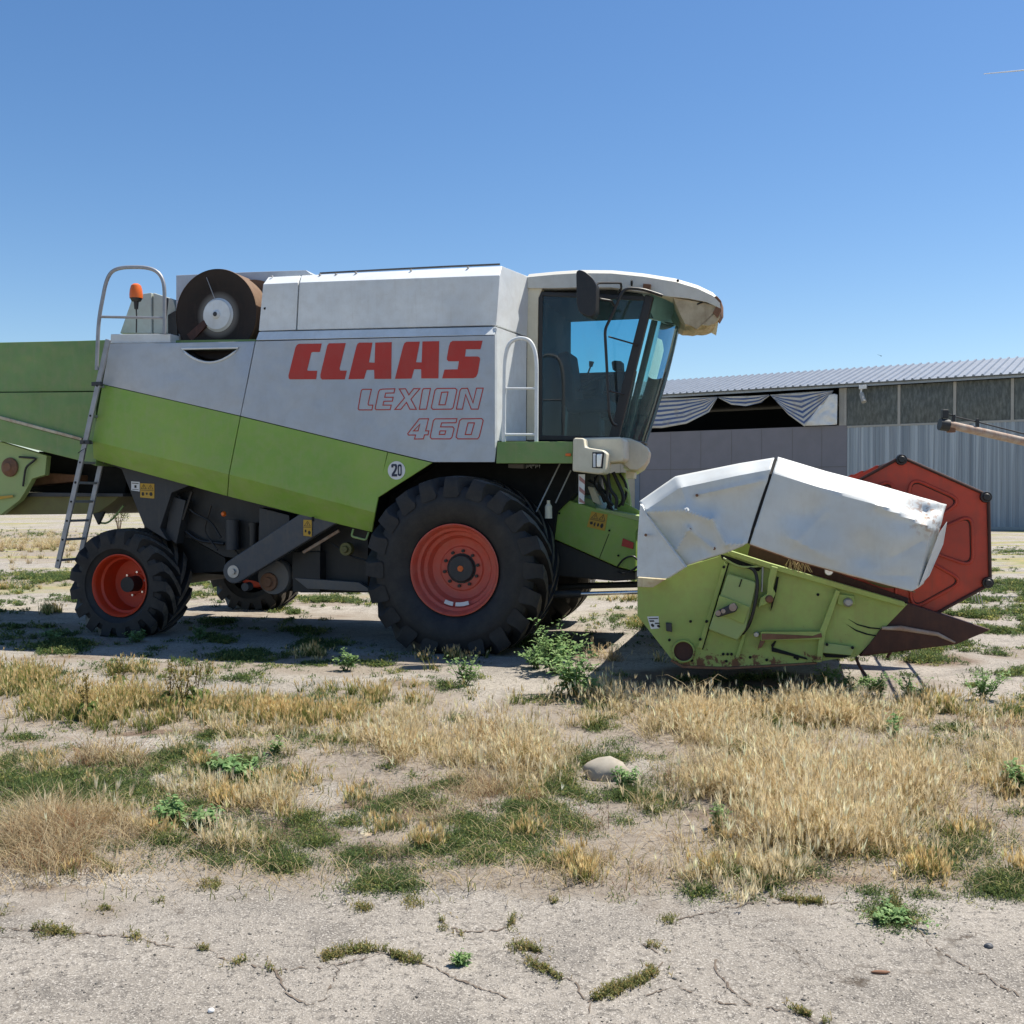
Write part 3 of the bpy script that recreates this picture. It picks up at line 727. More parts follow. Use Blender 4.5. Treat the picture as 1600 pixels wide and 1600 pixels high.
poly('broken_cover','rust',cab,[(1113,465),(1120,462),(1127,470),(1127,486),(1121,497),(1114,488),(1119,478)],.875,.5,.006)
poly('lamp_bracket','rust',cab,[(1005,443),(1017,444),(1015,453),(1004,452)],.93,.86,.003)
MB().tube(rounded([P(1082,480,.80),P(1092,474,.86),P(1098,472,.86)],.03),.008,6).build('lining_clip','gap_black',cab)
# interior: floor, rear wall, headliner, far side wall with its window
def X(px,py,s_): return P(px,py,s_)
zfl=P(900,688,sc).z; ztop=P(900,450,sc).z
x0=P(842,600,sc).x; x1=P(960,688,sc).x; x2=P(1015,460,sc).x
mb=MB(); mb.box(((x0+x1)/2,0,zfl-.05),(x1-x0,1.6,.1)); mb.build('cab_floor','interior',cab)
MB().box((x0-.02,0,(zfl+ztop)/2),(.05,1.55,ztop-zfl)).build('rear_wall','interior',cab)
MB().box(((x0+x2)/2,0,ztop-.05),(x2-x0,1.5,.06)).build('headliner','interior',cab)
a=P(889,503,-sc); b=P(1003,585,-sc); far=[]
za,zb=a.z,P(889,584,-sc).z; xa,xb=a.x,b.x
# far wall with a window opening: four bars
MB().box(((x0+xa)/2,sc-.02,(zfl+ztop)/2),(xa-x0,.05,ztop-zfl)).build('far_wall','interior',cab)
MB().box(((xa+x2-.17)/2+.0,sc-.02,(za+ztop)/2),(x2-.17-xa,.05,ztop-za)).build('far_wall_top','interior',cab)
MB().prism([Vector((xa,sc-.045,zb)),Vector((x1+.0,sc-.045,zb)),Vector((x1-.19,sc-.045,zfl)),Vector((xa,sc-.045,zfl))],[Vector((xa,sc,zb)),Vector((x1+.0,sc,zb)),Vector((x1-.19,sc,zfl)),Vector((xa,sc,zfl))]).build('far_wall_lower','interior',cab)
MB().add([(xa,sc-.02,za),(x2-.2,sc-.02,za),(x2-.2,sc-.02,zb),(xa,sc-.02,zb)],[(0,1,2,3)]).build('far_window','far_glass',cab)
# seat, steering column and wheel, levers, monitor
mb=MB(); sx=x0+.42; mb.box((sx,0,zfl+.42),(.5,.5,.14)); mb.box((sx-.24,0,zfl+.72),(.14,.5,.62),Matrix.Rotation(-.15,3,'Y')); mb.box((sx,0,zfl+.18),(.25,.3,.36)); mb.box((sx+.02,.3,zfl+.62),(.4,.06,.06)); mb.build('seat','interior',cab,.04)
pa=P(925,625,0); pb=P(946,588,0)
MB().tube([P(938,680,0),P(932,640,0),P(940,592,0)],.045,10).build('steering_column','interior',cab,smooth=True)
cst=P(930,598,0); q=Matrix.Rotation(-.45,3,'Y')
MB().tube([cst+q@Vector((.21*math.cos(k*PI/12),.21*math.sin(k*PI/12),0)) for k in range(24)],.014,8,True).build('steering_wheel','interior',cab,smooth=True)
MB().prism([P(885,585,-.3),P(945,583,-.3),P(948,592,-.3),P(885,595,-.3)],[P(885,585,-.36),P(945,583,-.36),P(948,592,-.36),P(885,595,-.36)]).build('armrest','interior',cab,.01)
mb=MB(); mb.tube([P(918,585,-.2),P(923,572,-.2)],.01,8); c=P(923,573,-.2); mb.cyl(c,c+Vector((.01,0,.06)),.02,.03,12); mb.build('lever','interior',cab,smooth=True)
poly('monitor','interior',cab,[(955,565),(960,563),(971,564),(972,578),(957,578)],-.1,-.3,.012)
poly('console','interior',cab,[(915,625),(935,612),(950,622),(950,650),(920,660)],.1,-.2,.02)
# mirror and its arms
mir=poly('mirror','black_plastic',cab,[(900,424),(905,421),(914,424),(926,434),(932,445),(931,485),(926,495),(917,494),(905,488),(901,475)],1.42,1.22,.03,rnd=.03)
for q in ([(928,449,1.3),(935,442,1.25),(970,442,1.1),(971,450,.95),(966,457,.9)],[(930,457,1.3),(936,467,1.2),(955,470,1.1),(960,478,1.0)]):
    tubepx('mirror_arm','black_plastic',cab,q,.012,.03,8)
ar=tubepx('grab_bar','black_plastic',cab,[(1035,462,.92),(1005,452,1.0),(978,450,1.05),(970,460,1.08),(962,480,1.08),(951,503,1.08),(945,515,1.1),(948,570,1.1),(952,650,1.1),(957,662,1.0),(963,664,.9)],.015,.07,10)
for q in ([(951,526,1.09),(996,539,.88)],[(953,611,1.09),(974,616,.88)]):
    MB().tube([P(*w) for w in q],.009,8).build('grab_rung','black_plastic',ar,smooth=True)
MB().tube([P(987,438,.95),P(987,446,.9)],.012,8).build('antenna','black_plastic',cab)
# platform, handrail
plat=poly('platform_beam','green',H,[(777,690),(895,690),(895,724),(775,724)],1.5,1.44,.006)
plat.data.materials[0]=MATS['hood_green']
x_a=P(777,691,1.44).x; x_b=P(893,691,1.44).x; zp=P(830,692,1.44).z
MB().box(((x_a+x_b)/2,-(1.44+.84)/2,zp-.02),(x_b-x_a,.60,.03)).build('platform_floor','dark_grey',H,.004)
MB().box(P(888,710.5,1.52),(.055,.03,.028)).build('side_marker','orange_lamp',plat,.006)
hr=tubepx('handrail','white',H,[(787,690,1.46),(788.5,560,1.46),(795,535,1.46),(812,527,1.46),(830,532,1.46),(838.5,556,1.46),(838,690,1.46)],.020,.14,12)
MB().tube([P(790,607,1.46),P(838,607,1.46)],.011,8).build('cross_bar','white',hr,smooth=True)
MB().tube([P(790,679,1.46),P(838,679,1.46)],.013,8).build('cross_bar','white',hr,smooth=True)
# cream headlight housing and nose under the windscreen
hl=poly('headlight_housing','cream',H,[(895,686),(899,684),(912,684.5),(914,698),(922,700),(941,703),(948,708),(946,730),(942,740),(934,741),(894,736.5)],1.56,1.22,.018)
poly('lamp_recess','interior',hl,[(925.5,706.5),(944,706.5),(941.5,732),(925,731)],1.566,1.55,.003)
poly('headlight','chrome',hl,[(932,709),(941,709),(939,730),(932,730)],1.58,1.556,.008)
poly('headlight','orange_lamp',hl,[(926.5,709),(930.5,709),(930.5,730),(926.5,730)],1.576,1.556,.004).data.materials[0]=MATS['decal_white']
poly('front_fender','cream',H,[(906,684),(972,682.5),(975,690),(976,715),(973,722),(945,724),(915,720)],1.34,.95,.03)
nose=[(972,683),(985,685),(1000,691),(1012,699),(1015.5,706),(1013,718),(1006,729),(996,735.5),(984,735),(970,724)]
rws=[]
for s_ in (1.0,.97,.8,.5,.2,0,-.2,-.5,-.8,-1.0):
    k=1-abs(s_)**2.5; sc_=.93 if abs(s_)>.99 else 1
    r_=[P(x,y,1.0) for x,y in nose]; c=sum(r_,Vector())/len(r_)
    rws.append([Vector((c.x+(v.x-c.x)*sc_-.15*(1.0-s_)+.03*k,-s_,c.z+(v.z-c.z)*sc_)) for v in r_])
m_=len(nose); vs=[v for r_ in rws for v in r_]; fs=[tuple(range(m_)),tuple(range(len(vs)-m_,len(vs)))]
for i in range(len(rws)-1):
    for k in range(m_): fs.append((i*m_+k,i*m_+(k+1)%m_,(i+1)*m_+(k+1)%m_,(i+1)*m_+k))
o=MB().add(vs,fs).build('front_valance','cream',H,smooth=True); autosmooth(o.data,60)
mk=poly('marker_board','decal_white',H,[(904,741),(914,741),(912.5,787),(904,787)],1.45,1.44,.001)
mb=MB()
for y in (741,758,775): face(mb,[P(905,y+2,1.453),P(914,y-0+10,1.453),P(913.6,y+16 if y<770 else 787,1.453),P(905,y+9,1.453)])
paint('faded_red',(.42,.20,.19),.6,amt=.3,wave=0); mb.build('marker_stripes','faded_red',mk)
# under cab: hoses, plates
poly('cab_mount','header_green',H,[(940,740),(975,738),(982,778),(985,805),(960,790),(945,770)],.2,.0,.01)
poly('cab_mount','cream',H,[(978,735),(992,738),(991,748),(978,748)],.75,.6,.006)
poly('knee_plate','cream',H,[(918,760),(928,762),(940,790),(926,784)],.6,.5,.006)
hs=[[(940,742,.7),(950,760,.7),(948,780,.7),(958,790,.7)],[(958,738,.7),(968,760,.7),(975,775,.7),(972,790,.7)],[(968,740,.65),(980,758,.65),(978,780,.65),(966,792,.65)],[(950,740,.75),(952,765,.75),(965,778,.75),(962,795,.75)],
    [(930,745,.5),(940,768,.5),(955,772,.5),(950,795,.5)],[(920,750,.6),(935,760,.6),(945,785,.6)],[(975,762,.7),(984,770,.7),(984,790,.7)],[(935,742,.6),(928,758,.6),(945,775,.6),(958,800,.6)]]
for k,h_ in enumerate(hs): MB().tube(rounded([P(*q) for q in h_],.1),[.016,.02,.014,.018,.022,.016,.012,.02][k] ,8).build('hydraulic_hose','hose' if k!=6 else 'pale_green',H,smooth=True)
for q in ([(875,724,1.2),(838,800,1.25)],[(892,735,1.1),(868,786,1.1)]): MB().tube([P(*w) for w in q],.008,6).build('strut','steel',H)
poly('wiring_box','grey_sheet',H,[(794,725),(818,725),(818,732),(794,731)],1.2,1.1,.004)
mb=MB()
for k in range(14): 
    x=822+k*1.6+rng.random(); mb.tube([P(x,726,1.0),P(x+rng.uniform(-1,1),728+rng.random()*4,1.0)],.003,5)
mb.build('cable_bundle','decal_white',H)
# bottle hung at the feeder
bo=P(857,797,1.25); mb=MB(); mb.cyl(bo-Vector((0,0,.085)),bo+Vector((0,0,.04)),.038,.036,14); mb.cyl(bo+Vector((0,0,.04)),bo+Vector((0,0,.07)),.036,.016,14); mb.cyl(bo+Vector((0,0,.07)),bo+Vector((0,0,.1)),.017,.017,12)
bt_=mb.build('plastic_bottle','decal_white',H,smooth=True); bt_.data.materials[0]=MATS['film'] if False else MATS['cream']
# feeder house
fh=poly('feeder_house','hood_green',H,[(870,776),(932.5,795),(1003,815),(994,832),(993,893),(965,886),(856,838)],.78,-.78,.01)
fh.data.materials[0]=MATS['green']
poly('feeder_lip','pale_green',fh,[(930.5,793.5),(1008,808),(1004,816),(932,797)],.79,.3,.004)
poly('feeder_seam','gap_black',fh,[(951,834),(952,834),(937,872),(936,872)],.785,.77,0)
poly('feeder_cover','hood_green',fh,[(872,768),(882,765),(925,781),(935,796),(905,789),(871,778)],.6,-.6,.006)
poly('feeder_side_plate','hood_green',fh,[(966,780),(1008,803),(1006,812),(964,797)],.4,.36,.004).data.materials[0]=MATS['green']
sticker('warning_sticker',[(924,799),(949.5,804),(945,829.5),(917,823)],.785,'decal_yellow',fh,[('tri',.12,.06,.36,.34),('tri',.58,.06,.36,.34),('bar',.04,.47,.92,.03),('blob',.1,.6,.2,.22),('blob',.35,.6,.12,.3),('blob',.55,.62,.14,.25),('blob',.75,.58,.2,.34)])
poly('red_reflector','decal_red',fh,[(973,841),(990,848),(989,858),(971,853)],.80,.78,.002)
mb=MB()
for x,y in((874,802),(865,836),(952,829),(966,868)): mb.cyl(P(x,y,.80),P(x,y,.78),.012,n=8)
mb.pieces('bolt','gap_black',fh)
poly('feeder_underframe','dark_frame',H,[(856,838),(965,887),(993,894),(993,906),(960,908),(870,900),(850,880)],.72,-.72,.01)
lc=tubepx('lift_cylinder','dark_grey',H,[(862,929,.95),(908,928,.95)],.04,0,14)
MB().tube([P(908,928,.95),P(1003,925,.95)],.022,12).build('cylinder_rod','chrome',lc,smooth=True)
lc=tubepx('lift_cylinder','dark_grey',H,[(862,918,.3),(925,915,.3),(1003,913,.3)],.035,0,14)
MB().tube(rounded([P(965,885,.82),P(975,872,.86),P(990,868,.86),P(996,875,.86)],.06),.01,8).build('coupling_hose','hose',H,smooth=True)
MB().tube(rounded([P(966,893,.86),P(975,898,.9),P(990,890,.9),P(996,885,.9)],.06),.012,8).build('coupling_hose','hose',H,smooth=True)
# ------------------------------------------------------------------ header
HD=empty('header',(0,0,0),0,H)
sH=3.10
def hp(name,mat,px,s0,s1,bev=.004,rnd=0,par=HD): return poly(name,mat,par,px,s0,s1,bev,rnd=rnd)
side=hp('end_wall','header_green',[(996,903),(1040,905),(1070,885),(1122,870),(1135,862),(1200,881),(1300,909),(1418,944),(1340,1025),(1277,1034),(1200,1040),(1135,1042),(1068,1040),(1050,1031),(996,962)],sH,sH-.05,.004)
# black gap strips and top rail
hp('top_rail','header_green',[(1140,860),(1200,879),(1300,908),(1414,941),(1414,949),(1300,917),(1200,888),(1137,867)],sH+.07,sH,.006)
hp('rail_shadow_gap','gap_black',[(1126,866),(1140,870),(1190,888),(1185,893),(1150,882),(1128,874)],sH+.004,sH-.02,0)
hp('bottom_skid','rust',[(1050,1031),(1068,1040),(1135,1042.5),(1277,1035),(1277,1038),(1135,1046.5),(1066,1044),(1047,1033)],sH+.02,sH-.2,.004)
hp('rear_rib','header_green',[(1131,879),(1137,881),(1097,1014),(1090,1012)],sH+.035,sH,.004)
hp('rib_edge','gap_black',[(1137.5,880),(1139.5,880),(1098.5,1015),(1096.5,1015)],sH+.012,sH,0)
hp('gearbox_cover','pale_green',[(1137,896),(1183,910),(1166,982),(1152,1001),(1107,984)],sH+.10,sH,.012,.02)
hp('mount_plate','header_green',[(1124,930),(1171,948),(1162,975),(1117,957)],sH+.125,sH+.10,.004)
mot=hp('hydraulic_motor','dark_grey',[(1118,956),(1147,942),(1153,950),(1150,956),(1122,965),(1117,962)],sH+.19,sH+.12,.012)
mb=MB()
for x,y,rr in((1122,958,.022),(1130,955,.018),(1145,949,.03)): mb.cyl(P(x,y,sH+.21),P(x,y,sH+.18),rr,n=14)
mb.pieces('motor_port','rusty_pipe',HD,smooth=True)
hp('cover_slot','gap_black',[(1158,905),(1160,905),(1156,917),(1154,917)],sH+.106,sH+.09,0)
MB().tube(rounded([P(1160,884,sH+.04),P(1178,888,sH+.06),P(1184,905,sH+.10),P(1182,935,sH+.10),P(1172,975,sH+.10),P(1160,990,sH+.06)],.12),.014,10).build('hydraulic_hose','hose',HD,smooth=True)
MB().tube(rounded([P(1130,872,sH+.03),P(1155,886,sH+.06),P(1175,886,sH+.06),P(1190,884,sH+.04)],.12),.008,8).build('thin_hose','pale_green',HD,smooth=True)
MB().tube([P(1192,886,sH+.04),P(1190,925,sH+.05)],.008,8).build('thin_hose','steel',HD,smooth=True)
hp('arm_bracket','pale_green',[(1205,884),(1216,887),(1208,920),(1212,928),(1206,940),(1184,950),(1188,934),(1198,928),(1200,905)],sH+.08,sH+.0,.008).data.materials[0]=MATS['header_green']
MB().lathe([(-.02,.001),(-.02,.022),(-.005,.03),(0,.032)],c=P(1202,936,sH+.085),n=16).build('arm_pin','rust',HD,smooth=True)
hp('arm_edge','gap_black',[(1214,902),(1217,902),(1213,925),(1207,948),(1204,955),(1206,935)],sH+.03,sH,0)
br=hp('cross_arm','header_green',[(1189,987),(1283,987),(1285,993),(1283,999),(1189,1001)],sH+.07,sH+.02,.005)
hp('worn_band','rust',[(1190,990),(1200,990),(1270,993.5),(1283,989),(1285,996),(1260,997.5),(1190,1000)],sH+.074,sH+.068,0,par=br)
MB().lathe([(-.03,.001),(-.03,.02),(-.0,.024)],c=P(1182,991,sH+.03),n=14).build('arm_knob','steel',br,smooth=True)
hp('arm_foot','rust',[(1188,1001),(1196,1001),(1190,1012),(1184,1013)],sH+.06,sH+.02,.004)
hp('front_rib','header_green',[(1306,921),(1313,924),(1290,989),(1284,1035),(1275,1035),(1281,985)],sH+.06,sH,.006)
hp('bearing_plate','header_green',[(1310,928),(1335,931),(1336,944),(1326,950),(1308,944)],sH+.03,sH,.006)
MB().lathe([(-.04,.001),(-.04,.022),(-.03,.034),(-.0,.036)],c=P(1325,941,sH+.035),n=20).build('bearing_cap','steel',HD,smooth=True)
hp('slit','gap_black',[(1325,967),(1340,975),(1360,980),(1375,981.5),(1375,983.5),(1358,982),(1340,977)],sH+.004,sH-.01,0)
hp('slit','gap_black',[(1322,975),(1338,984),(1356,990),(1372,993),(1372,995),(1354,992),(1337,986)],sH+.004,sH-.01,0)
hp('lower_bracket','pale_green',[(1287,1004),(1336,1011),(1330,1024),(1285,1020)],sH+.05,sH,.004)
hp('lower_slot','gap_black',[(1285,1021),(1330,1025),(1318,1028),(1290,1027)],sH+.02,sH,0)
hp('seam','gap_black',[(1205,1008),(1210,1002),(1213,1002),(1208,1012),(1260,1028),(1262,1031),(1206,1018)],sH+.018,sH,0)
hp('rear_strip','header_green',[(1148,1030),(1162,985),(1167,987),(1154,1031)],sH+.03,sH,.004)
c=P(1068.5,1017,sH)
MB().lathe([(-.03,.078),(-.035,.085),(-.03,.092),(.0,.094)],c=c,n=36).build('round_port','header_green',HD,smooth=True)
MB().lathe([(-.028,.079),(-.006,.075),(-.006,.001)],c=c,n=36).build('port_mesh','maroon',HD,smooth=True)
sticker('info_sticker',[(1011,963.5),(1029,963),(1030,982),(1017,983)],sH,'decal_white',side,[('bar',.1,.12,.8,.08),('bar',.1,.3,.4,.12),('blob',.1,.55,.3,.3),('bar',.5,.5,.4,.1),('blob',.6,.65,.3,.25)])
mb=MB()
for x,y in((1131,886),(1104,971),(1094,999),(1046,1000),(1135,1033),(1081,1032),(1198,1031),(1172,1027),(1278,929),(1292,1007),(1332,1012),(1130,1022),(1137,1022),(1143,1022),(1079,971),(1242,1027),(1246,1029),(1128,960)):
    p=P(x,y,sH+.045 if y<1003 and x<1140 else sH+.06 if x in(1292,1332) else sH); mb.cyl(p+Vector((0,-.008,0)),p+Vector((0,.01,0)),.012,n=8)
mb.pieces('bolt_head','gap_black',HD)
hp('latch','dark_grey',[(1040,973),(1049,974),(1050,988),(1041,986)],sH+.03,sH,.004)
tag(side,'yellow-green end wall')
m=MATS['header_green']; nt=m.node_tree; b=nt.nodes['Principled BSDF']; pv=b.inputs['Base Color'].links[0].from_socket; tc=N(nt,'ShaderNodeTexCoord'); sx_=N(nt,'ShaderNodeSeparateXYZ'); nt.links.new(tc.outputs['Object'],sx_.inputs[0])
zl=ramp(nt,sx_.outputs[2],P(1135,1042,sH).z,P(1135,985,sH).z,True); nz=tex(nt,9,7,rough=.75,dist=.5); su=N(nt,'ShaderNodeMath',operation='MULTIPLY_ADD'); nt.links.new(zl,su.inputs[0]); su.inputs[1].default_value=.25; nt.links.new(nz,su.inputs[2])
nt.links.new(mix(nt,ramp(nt,su.outputs[0],.71,.76),pv,(.15,.065,.028)),b.inputs['Base Color'])
# header trough across the whole width: back wall, floor, far end, auger, knife
pb=P(1000,800,sH); pl=P(998,960,sH); p2=P(1050,1030,sH); p3=P(1135,1041,sH); p4=P(1340,1024,sH)
sec=[pb,pl,p2,p3,p4]
f=[Vector((v.x+.02,-sH+.05,v.z)) for v in sec]+[Vector((v.x+.05,-sH+.05,v.z+.03)) for v in reversed(sec)]
b=[Vector((v.x,sH-.05,v.z)) for v in f]
MB().prism(f,b).build('trough','header_green',HD)
MB().prism([Vector((v.x,sH-.05,v.z)) for v in [P(1000,800,sH),P(1135,862,sH),P(1418,944,sH),p4,p3,p2,pl]],[Vector((v.x,sH,v.z)) for v in [P(1000,800,sH),P(1135,862,sH),P(1418,944,sH),p4,p3,p2,pl]]).build('end_wall','header_green',HD)
ac=P(1190,955,sH); mb=MB(); mb.cyl((ac.x,-sH+.1,ac.z),(ac.x,sH-.1,ac.z),.2,n=24)
rows=[[],[]]
for k in range(500):
    t=k/499; y=-sH+.1+t*(2*sH-.2); a=(t if t<.5 else 1-t)*2*PI*14
    for j,r_ in enumerate((.19,.31)): rows[j].append(Vector((ac.x+r_*math.cos(a),y,ac.z+r_*math.sin(a))))
mb.grid(rows); mb.build('auger','reel_red',HD,smooth=True)
MB().box((p4.x,0,p4.z+.01),(.08,2*sH-.1,.02)).build('knife_bar','rust',HD)
hp('inner_plate','maroon',[(1172,852),(1195,860),(1300,893),(1420,935),(1418,945),(1300,909),(1200,880),(1168,868)],sH-.12,sH-.16,0)
hp('straw_wad','straw',[(1225,874),(1240,870),(1262,880),(1258,890),(1235,886)],sH+.0,sH-.1,.01) if False else None
MB().lathe([(-.03,.001),(-.03,.03),(-.01,.036),(0,.036)],c=P(1295,892,sH+.12),n=18).build('round_knob','chrome',HD,smooth=True)
mb=MB()
for k in range(40):
    a=P(rng.uniform(1228,1262),rng.uniform(874,880),sH+.06); mb.tube([a,a+Vector((rng.uniform(-.03,.05),rng.uniform(-.03,.03),rng.uniform(-.09,-.03)))],.003,4)
paint('straw_mat',(.45,.34,.16),.8,amt=.2,wave=0)
mb.build('caught_straw','straw_mat',HD)
# white shields, dented sheet
def shield(name,quad,ns,nv,sfun,mat='white',par=HD,th=.012):
    """quad: four pixel polylines top and bottom; sfun(u,v)-> offset"""
    topl,botl=quad
    def lerp_line(L,t):
        d=[0]
        for i in range(len(L)-1): d.append(d[-1]+math.dist(L[i],L[i+1]))
        x=t*d[-1]
        for i in range(len(L)-1):
            if x<=d[i+1]+1e-9:
                k=(x-d[i])/(d[i+1]-d[i]); return (L[i][0]*(1-k)+L[i+1][0]*k,L[i][1]*(1-k)+L[i+1][1]*k)
        return L[-1]
    rows=[]
    for j in range(nv+1):
        v=j/nv; row=[]
        for i in range(ns+1):
            u=i/ns; a=lerp_line(topl,u); b=lerp_line(botl,u)
            x=a[0]*(1-v)+b[0]*v; y=a[1]*(1-v)+b[1]*v
            row.append(P(x,y,sfun(u,v,x,y)))
        rows.append(row)
    o=MB().grid(rows).build(name,mat,par,fix=False)
    m=o.modifiers.new('s','SOLIDIFY'); m.thickness=th; m.offset=-1 
    autosmooth(o.data,24)
    return o
def gs(x,y,cx,cy,r): return math.exp(-((x-cx)**2+(y-cy)**2)/(2*r*r))
def ridge(x,y,a,b,w):
    ax,ay=a; bx,by=b; L=math.hypot(bx-ax,by-ay); t=((x-ax)*(bx-ax)+(y-ay)*(by-ay))/L/L; t0=max(0,min(1,t))
    d=math.hypot(x-ax-t0*(bx-ax),y-ay-t0*(by-ay)); return math.exp(-abs(d)/w)
S0=3.36
def sf_front(u,v,x,y):
    b=.17  # bevel share
    s_=S0
    bl=b+.05*u
    if v<bl: s_=S0-.16*(1-v/bl)
    q=0
    q+=.016*noise.noise(Vector((x*.02,y*.02,3)))
    q-=.05*gs(x,y,1262,800,20)-.03*gs(x,y,1232,830,14); q+=.035*gs(x,y,1300,862,26); q-=.06*gs(x,y,1352,862,18); q+=.045*gs(x,y,1400,835,22)
    q-=.06*gs(x,y,1425,800,16); q+=.05*ridge(x,y,(1370,790),(1460,828),6); q-=.03*ridge(x,y,(1395,870),(1440,845),8); q+=.02*ridge(x,y,(1230,860),(1290,800),6)
    q-=.08*gs(x,y,1445,800,8); q-=.09*gs(x,y,1462,795,6)-.07*gs(x,y,1470,806,5)-.05*gs(x,y,1453,788,5)
    q+=.03*ridge(x,y,(1235,840),(1300,875),9)-.025*ridge(x,y,(1345,900),(1420,900),8)
    s_+=.68*q*min(1,6*v*(1.02-v))*min(1,8*u+.1)
    if u>.95: s_-=.10*((u-.95)/.05)
    return s_
sh2=shield('front_shield',([(1215,715.5),(1290,738),(1360,756),(1440,779),(1462,785),(1477,789)],[(1171.5,850),(1240,874),(1330,899),(1400,918),(1425,924),(1441,911)]),76,44,sf_front)
def S_base(u,v): return S0-(.16*(1-v/.13) if v<.13 else 0)-(.10*(1-u/.33) if u<.33 else 0)
def sf_rear(u,v,x,y):
    s_=S0
    if v<.13: s_=S0-.16*(1-v/.13)
    if u<.33: s_-=.10*(1-u/.33)
    s_+=.05*ridge(x,y,(1010,800),(1072,797),8)+.075*ridge(x,y,(1072,799),(1112,812),6)*.8
    s_+=.055*ridge(x,y,(1112,812),(1135,850),7)+.03*ridge(x,y,(1135,850),(1160,850),6)
    s_-=.06*gs(x,y,1088,852,14); s_-=.05*gs(x,y,1048,826,16); s_+=.05*ridge(x,y,(1076,827),(1058,858),6)+.04*ridge(x,y,(1076,827),(1114,856),5)
    s_+=.03*ridge(x,y,(1095,772),(1192,750),5); s_-=.035*gs(x,y,1110,785,18); s_-=.03*gs(x,y,1165,800,22); s_+=.02*ridge(x,y,(1060,750),(1075,790),7)
    s_+=.018*noise.noise(Vector((x*.025,y*.025,8)))
    return S_base(u,v)+.85*(s_-S_base(u,v))
sh1=shield('rear_shield',([(1000,785),(1030,764),(1056,746),(1105,736),(1155,726),(1210,717)],[(1070,885),(1085,880),(1105,873),(1132,864),(1150,857),(1167.5,849)]),72,44,sf_rear)
V=[P(1000,787,S0-.10),P(1010,806,S0-.06),P(1070,885.5,S0-.02),P(1041,904,S0-.02),P(995,901,S0-.08),P(996,840,S0-.10)]
MB().prism(V,[v+Vector((.02,.02,0)) for v in V]).build('rear_shield_flap','white',HD,.003)
hp('shield_edge','scuffed_tan',[(996,902),(1040,905.5),(1020,918),(996,917)],sH+.10,sH+.02,.004)
MB().tube([P(1003,790,S0-.09),P(1011,806,S0-.05),P(1070,886,S0-.01)],.006,6).build('folded_edge','white',HD)
MB().tube([P(1212,718,S0-.12),P(1204,741,S0-.0),P(1169,849,S0+.0)],.012,6).build('shield_joint','gap_black',HD)
MB().tube([P(1171,850.5,S0-.01),P(1240,875,S0-.01),P(1330,900,S0-.01),P(1430,925,S0-.01)],.007,6).build('shield_hem','rust',HD)
V=[P(1480,815,S0-.10),P(1474,850,S0-.10),P(1452,900,S0-.10),P(1441,912,S0-.10),P(1436,916,S0),P(1468,832,S0)]
MB().prism(V,[v+Vector((0,.02,0)) for v in V]).build('shield_end_flap','white',HD,.003)
mb=MB()
for x,y in((1089,774),(1078,827),(1116,857),(1009,836)): mb.cyl(P(x,y,S0+.03),P(x,y,S0-.05),.012,n=10)
mb.pieces('bolt_head','rust',HD)
# rust stains around the crumpled corner
paint('shield_white',(.64,.67,.66),.40,dirt=(.45,.42,.36),amt=.30,scr=(.45,.42,.38))
m=MATS['shield_white']; nt=m.node_tree; b=nt.nodes['Principled BSDF']; tc=N(nt,'ShaderNodeTexCoord'); pv=b.inputs['Base Color'].links[0].from_socket
cpt=P(1458,797,S0); vd=N(nt,'ShaderNodeVectorMath',operation='DISTANCE'); nt.links.new(tc.outputs['Object'],vd.inputs[0]); vd.inputs[1].default_value=tuple(cpt)
nz=tex(nt,22,6,rough=.7,dist=.6); near=ramp(nt,vd.outputs['Value'],.05,.24,True); mm=N(nt,'ShaderNodeMath',operation='MULTIPLY'); nt.links.new(ramp(nt,nz,.50,.58),mm.inputs[0]); nt.links.new(near,mm.inputs[1])
nt.links.new(mix(nt,mm.outputs[0],pv,(.30,.13,.045)),b.inputs['Base Color'])
for o in (sh1,sh2): o.data.materials[0]=m
# divider nose
dv=MB(); A=[P(1417,942,sH-.02),P(1548,984,sH-.12),P(1494,1007,sH-.10),P(1343,1026,sH-.0)]
B=[P(1417,942,sH-.02)+Vector((0,.30,0)),A[1]+Vector((0,.04,0)),A[2]+Vector((0,.12,0)),A[3]+Vector((0,.30,0))]
dv.prism(A,B).build('crop_divider','maroon',HD,.006)
V=[P(1346,1023,sH+.02),P(1378,981,sH+.03),P(1407,980.5,sH+.0),P(1465,990,sH-.06),P(1494,1006,sH-.10)]
MB().prism(V,[v+Vector((0,.04,0)) for v in V]).build('divider_sheet','maroon',HD,.004)
MB().tube([P(1378,981.5,sH+.035),P(1407,981.5,sH+.01),P(1465,991,sH-.055),P(1492,1004,sH-.09)],[.012,.02,.016,.008],8).build('divider_edge','rusty_pipe',HD,smooth=True)
for q in ([(1338,1027,sH-.1),(1341,1038,sH-.1),(1353,1056,sH-.1)],[(1392,1018,sH-.3),(1386,1028,sH-.3)]):
    MB().tube(rounded([P(*w) for w in q],.05),.012,6).build('crop_lifter','maroon',HD)
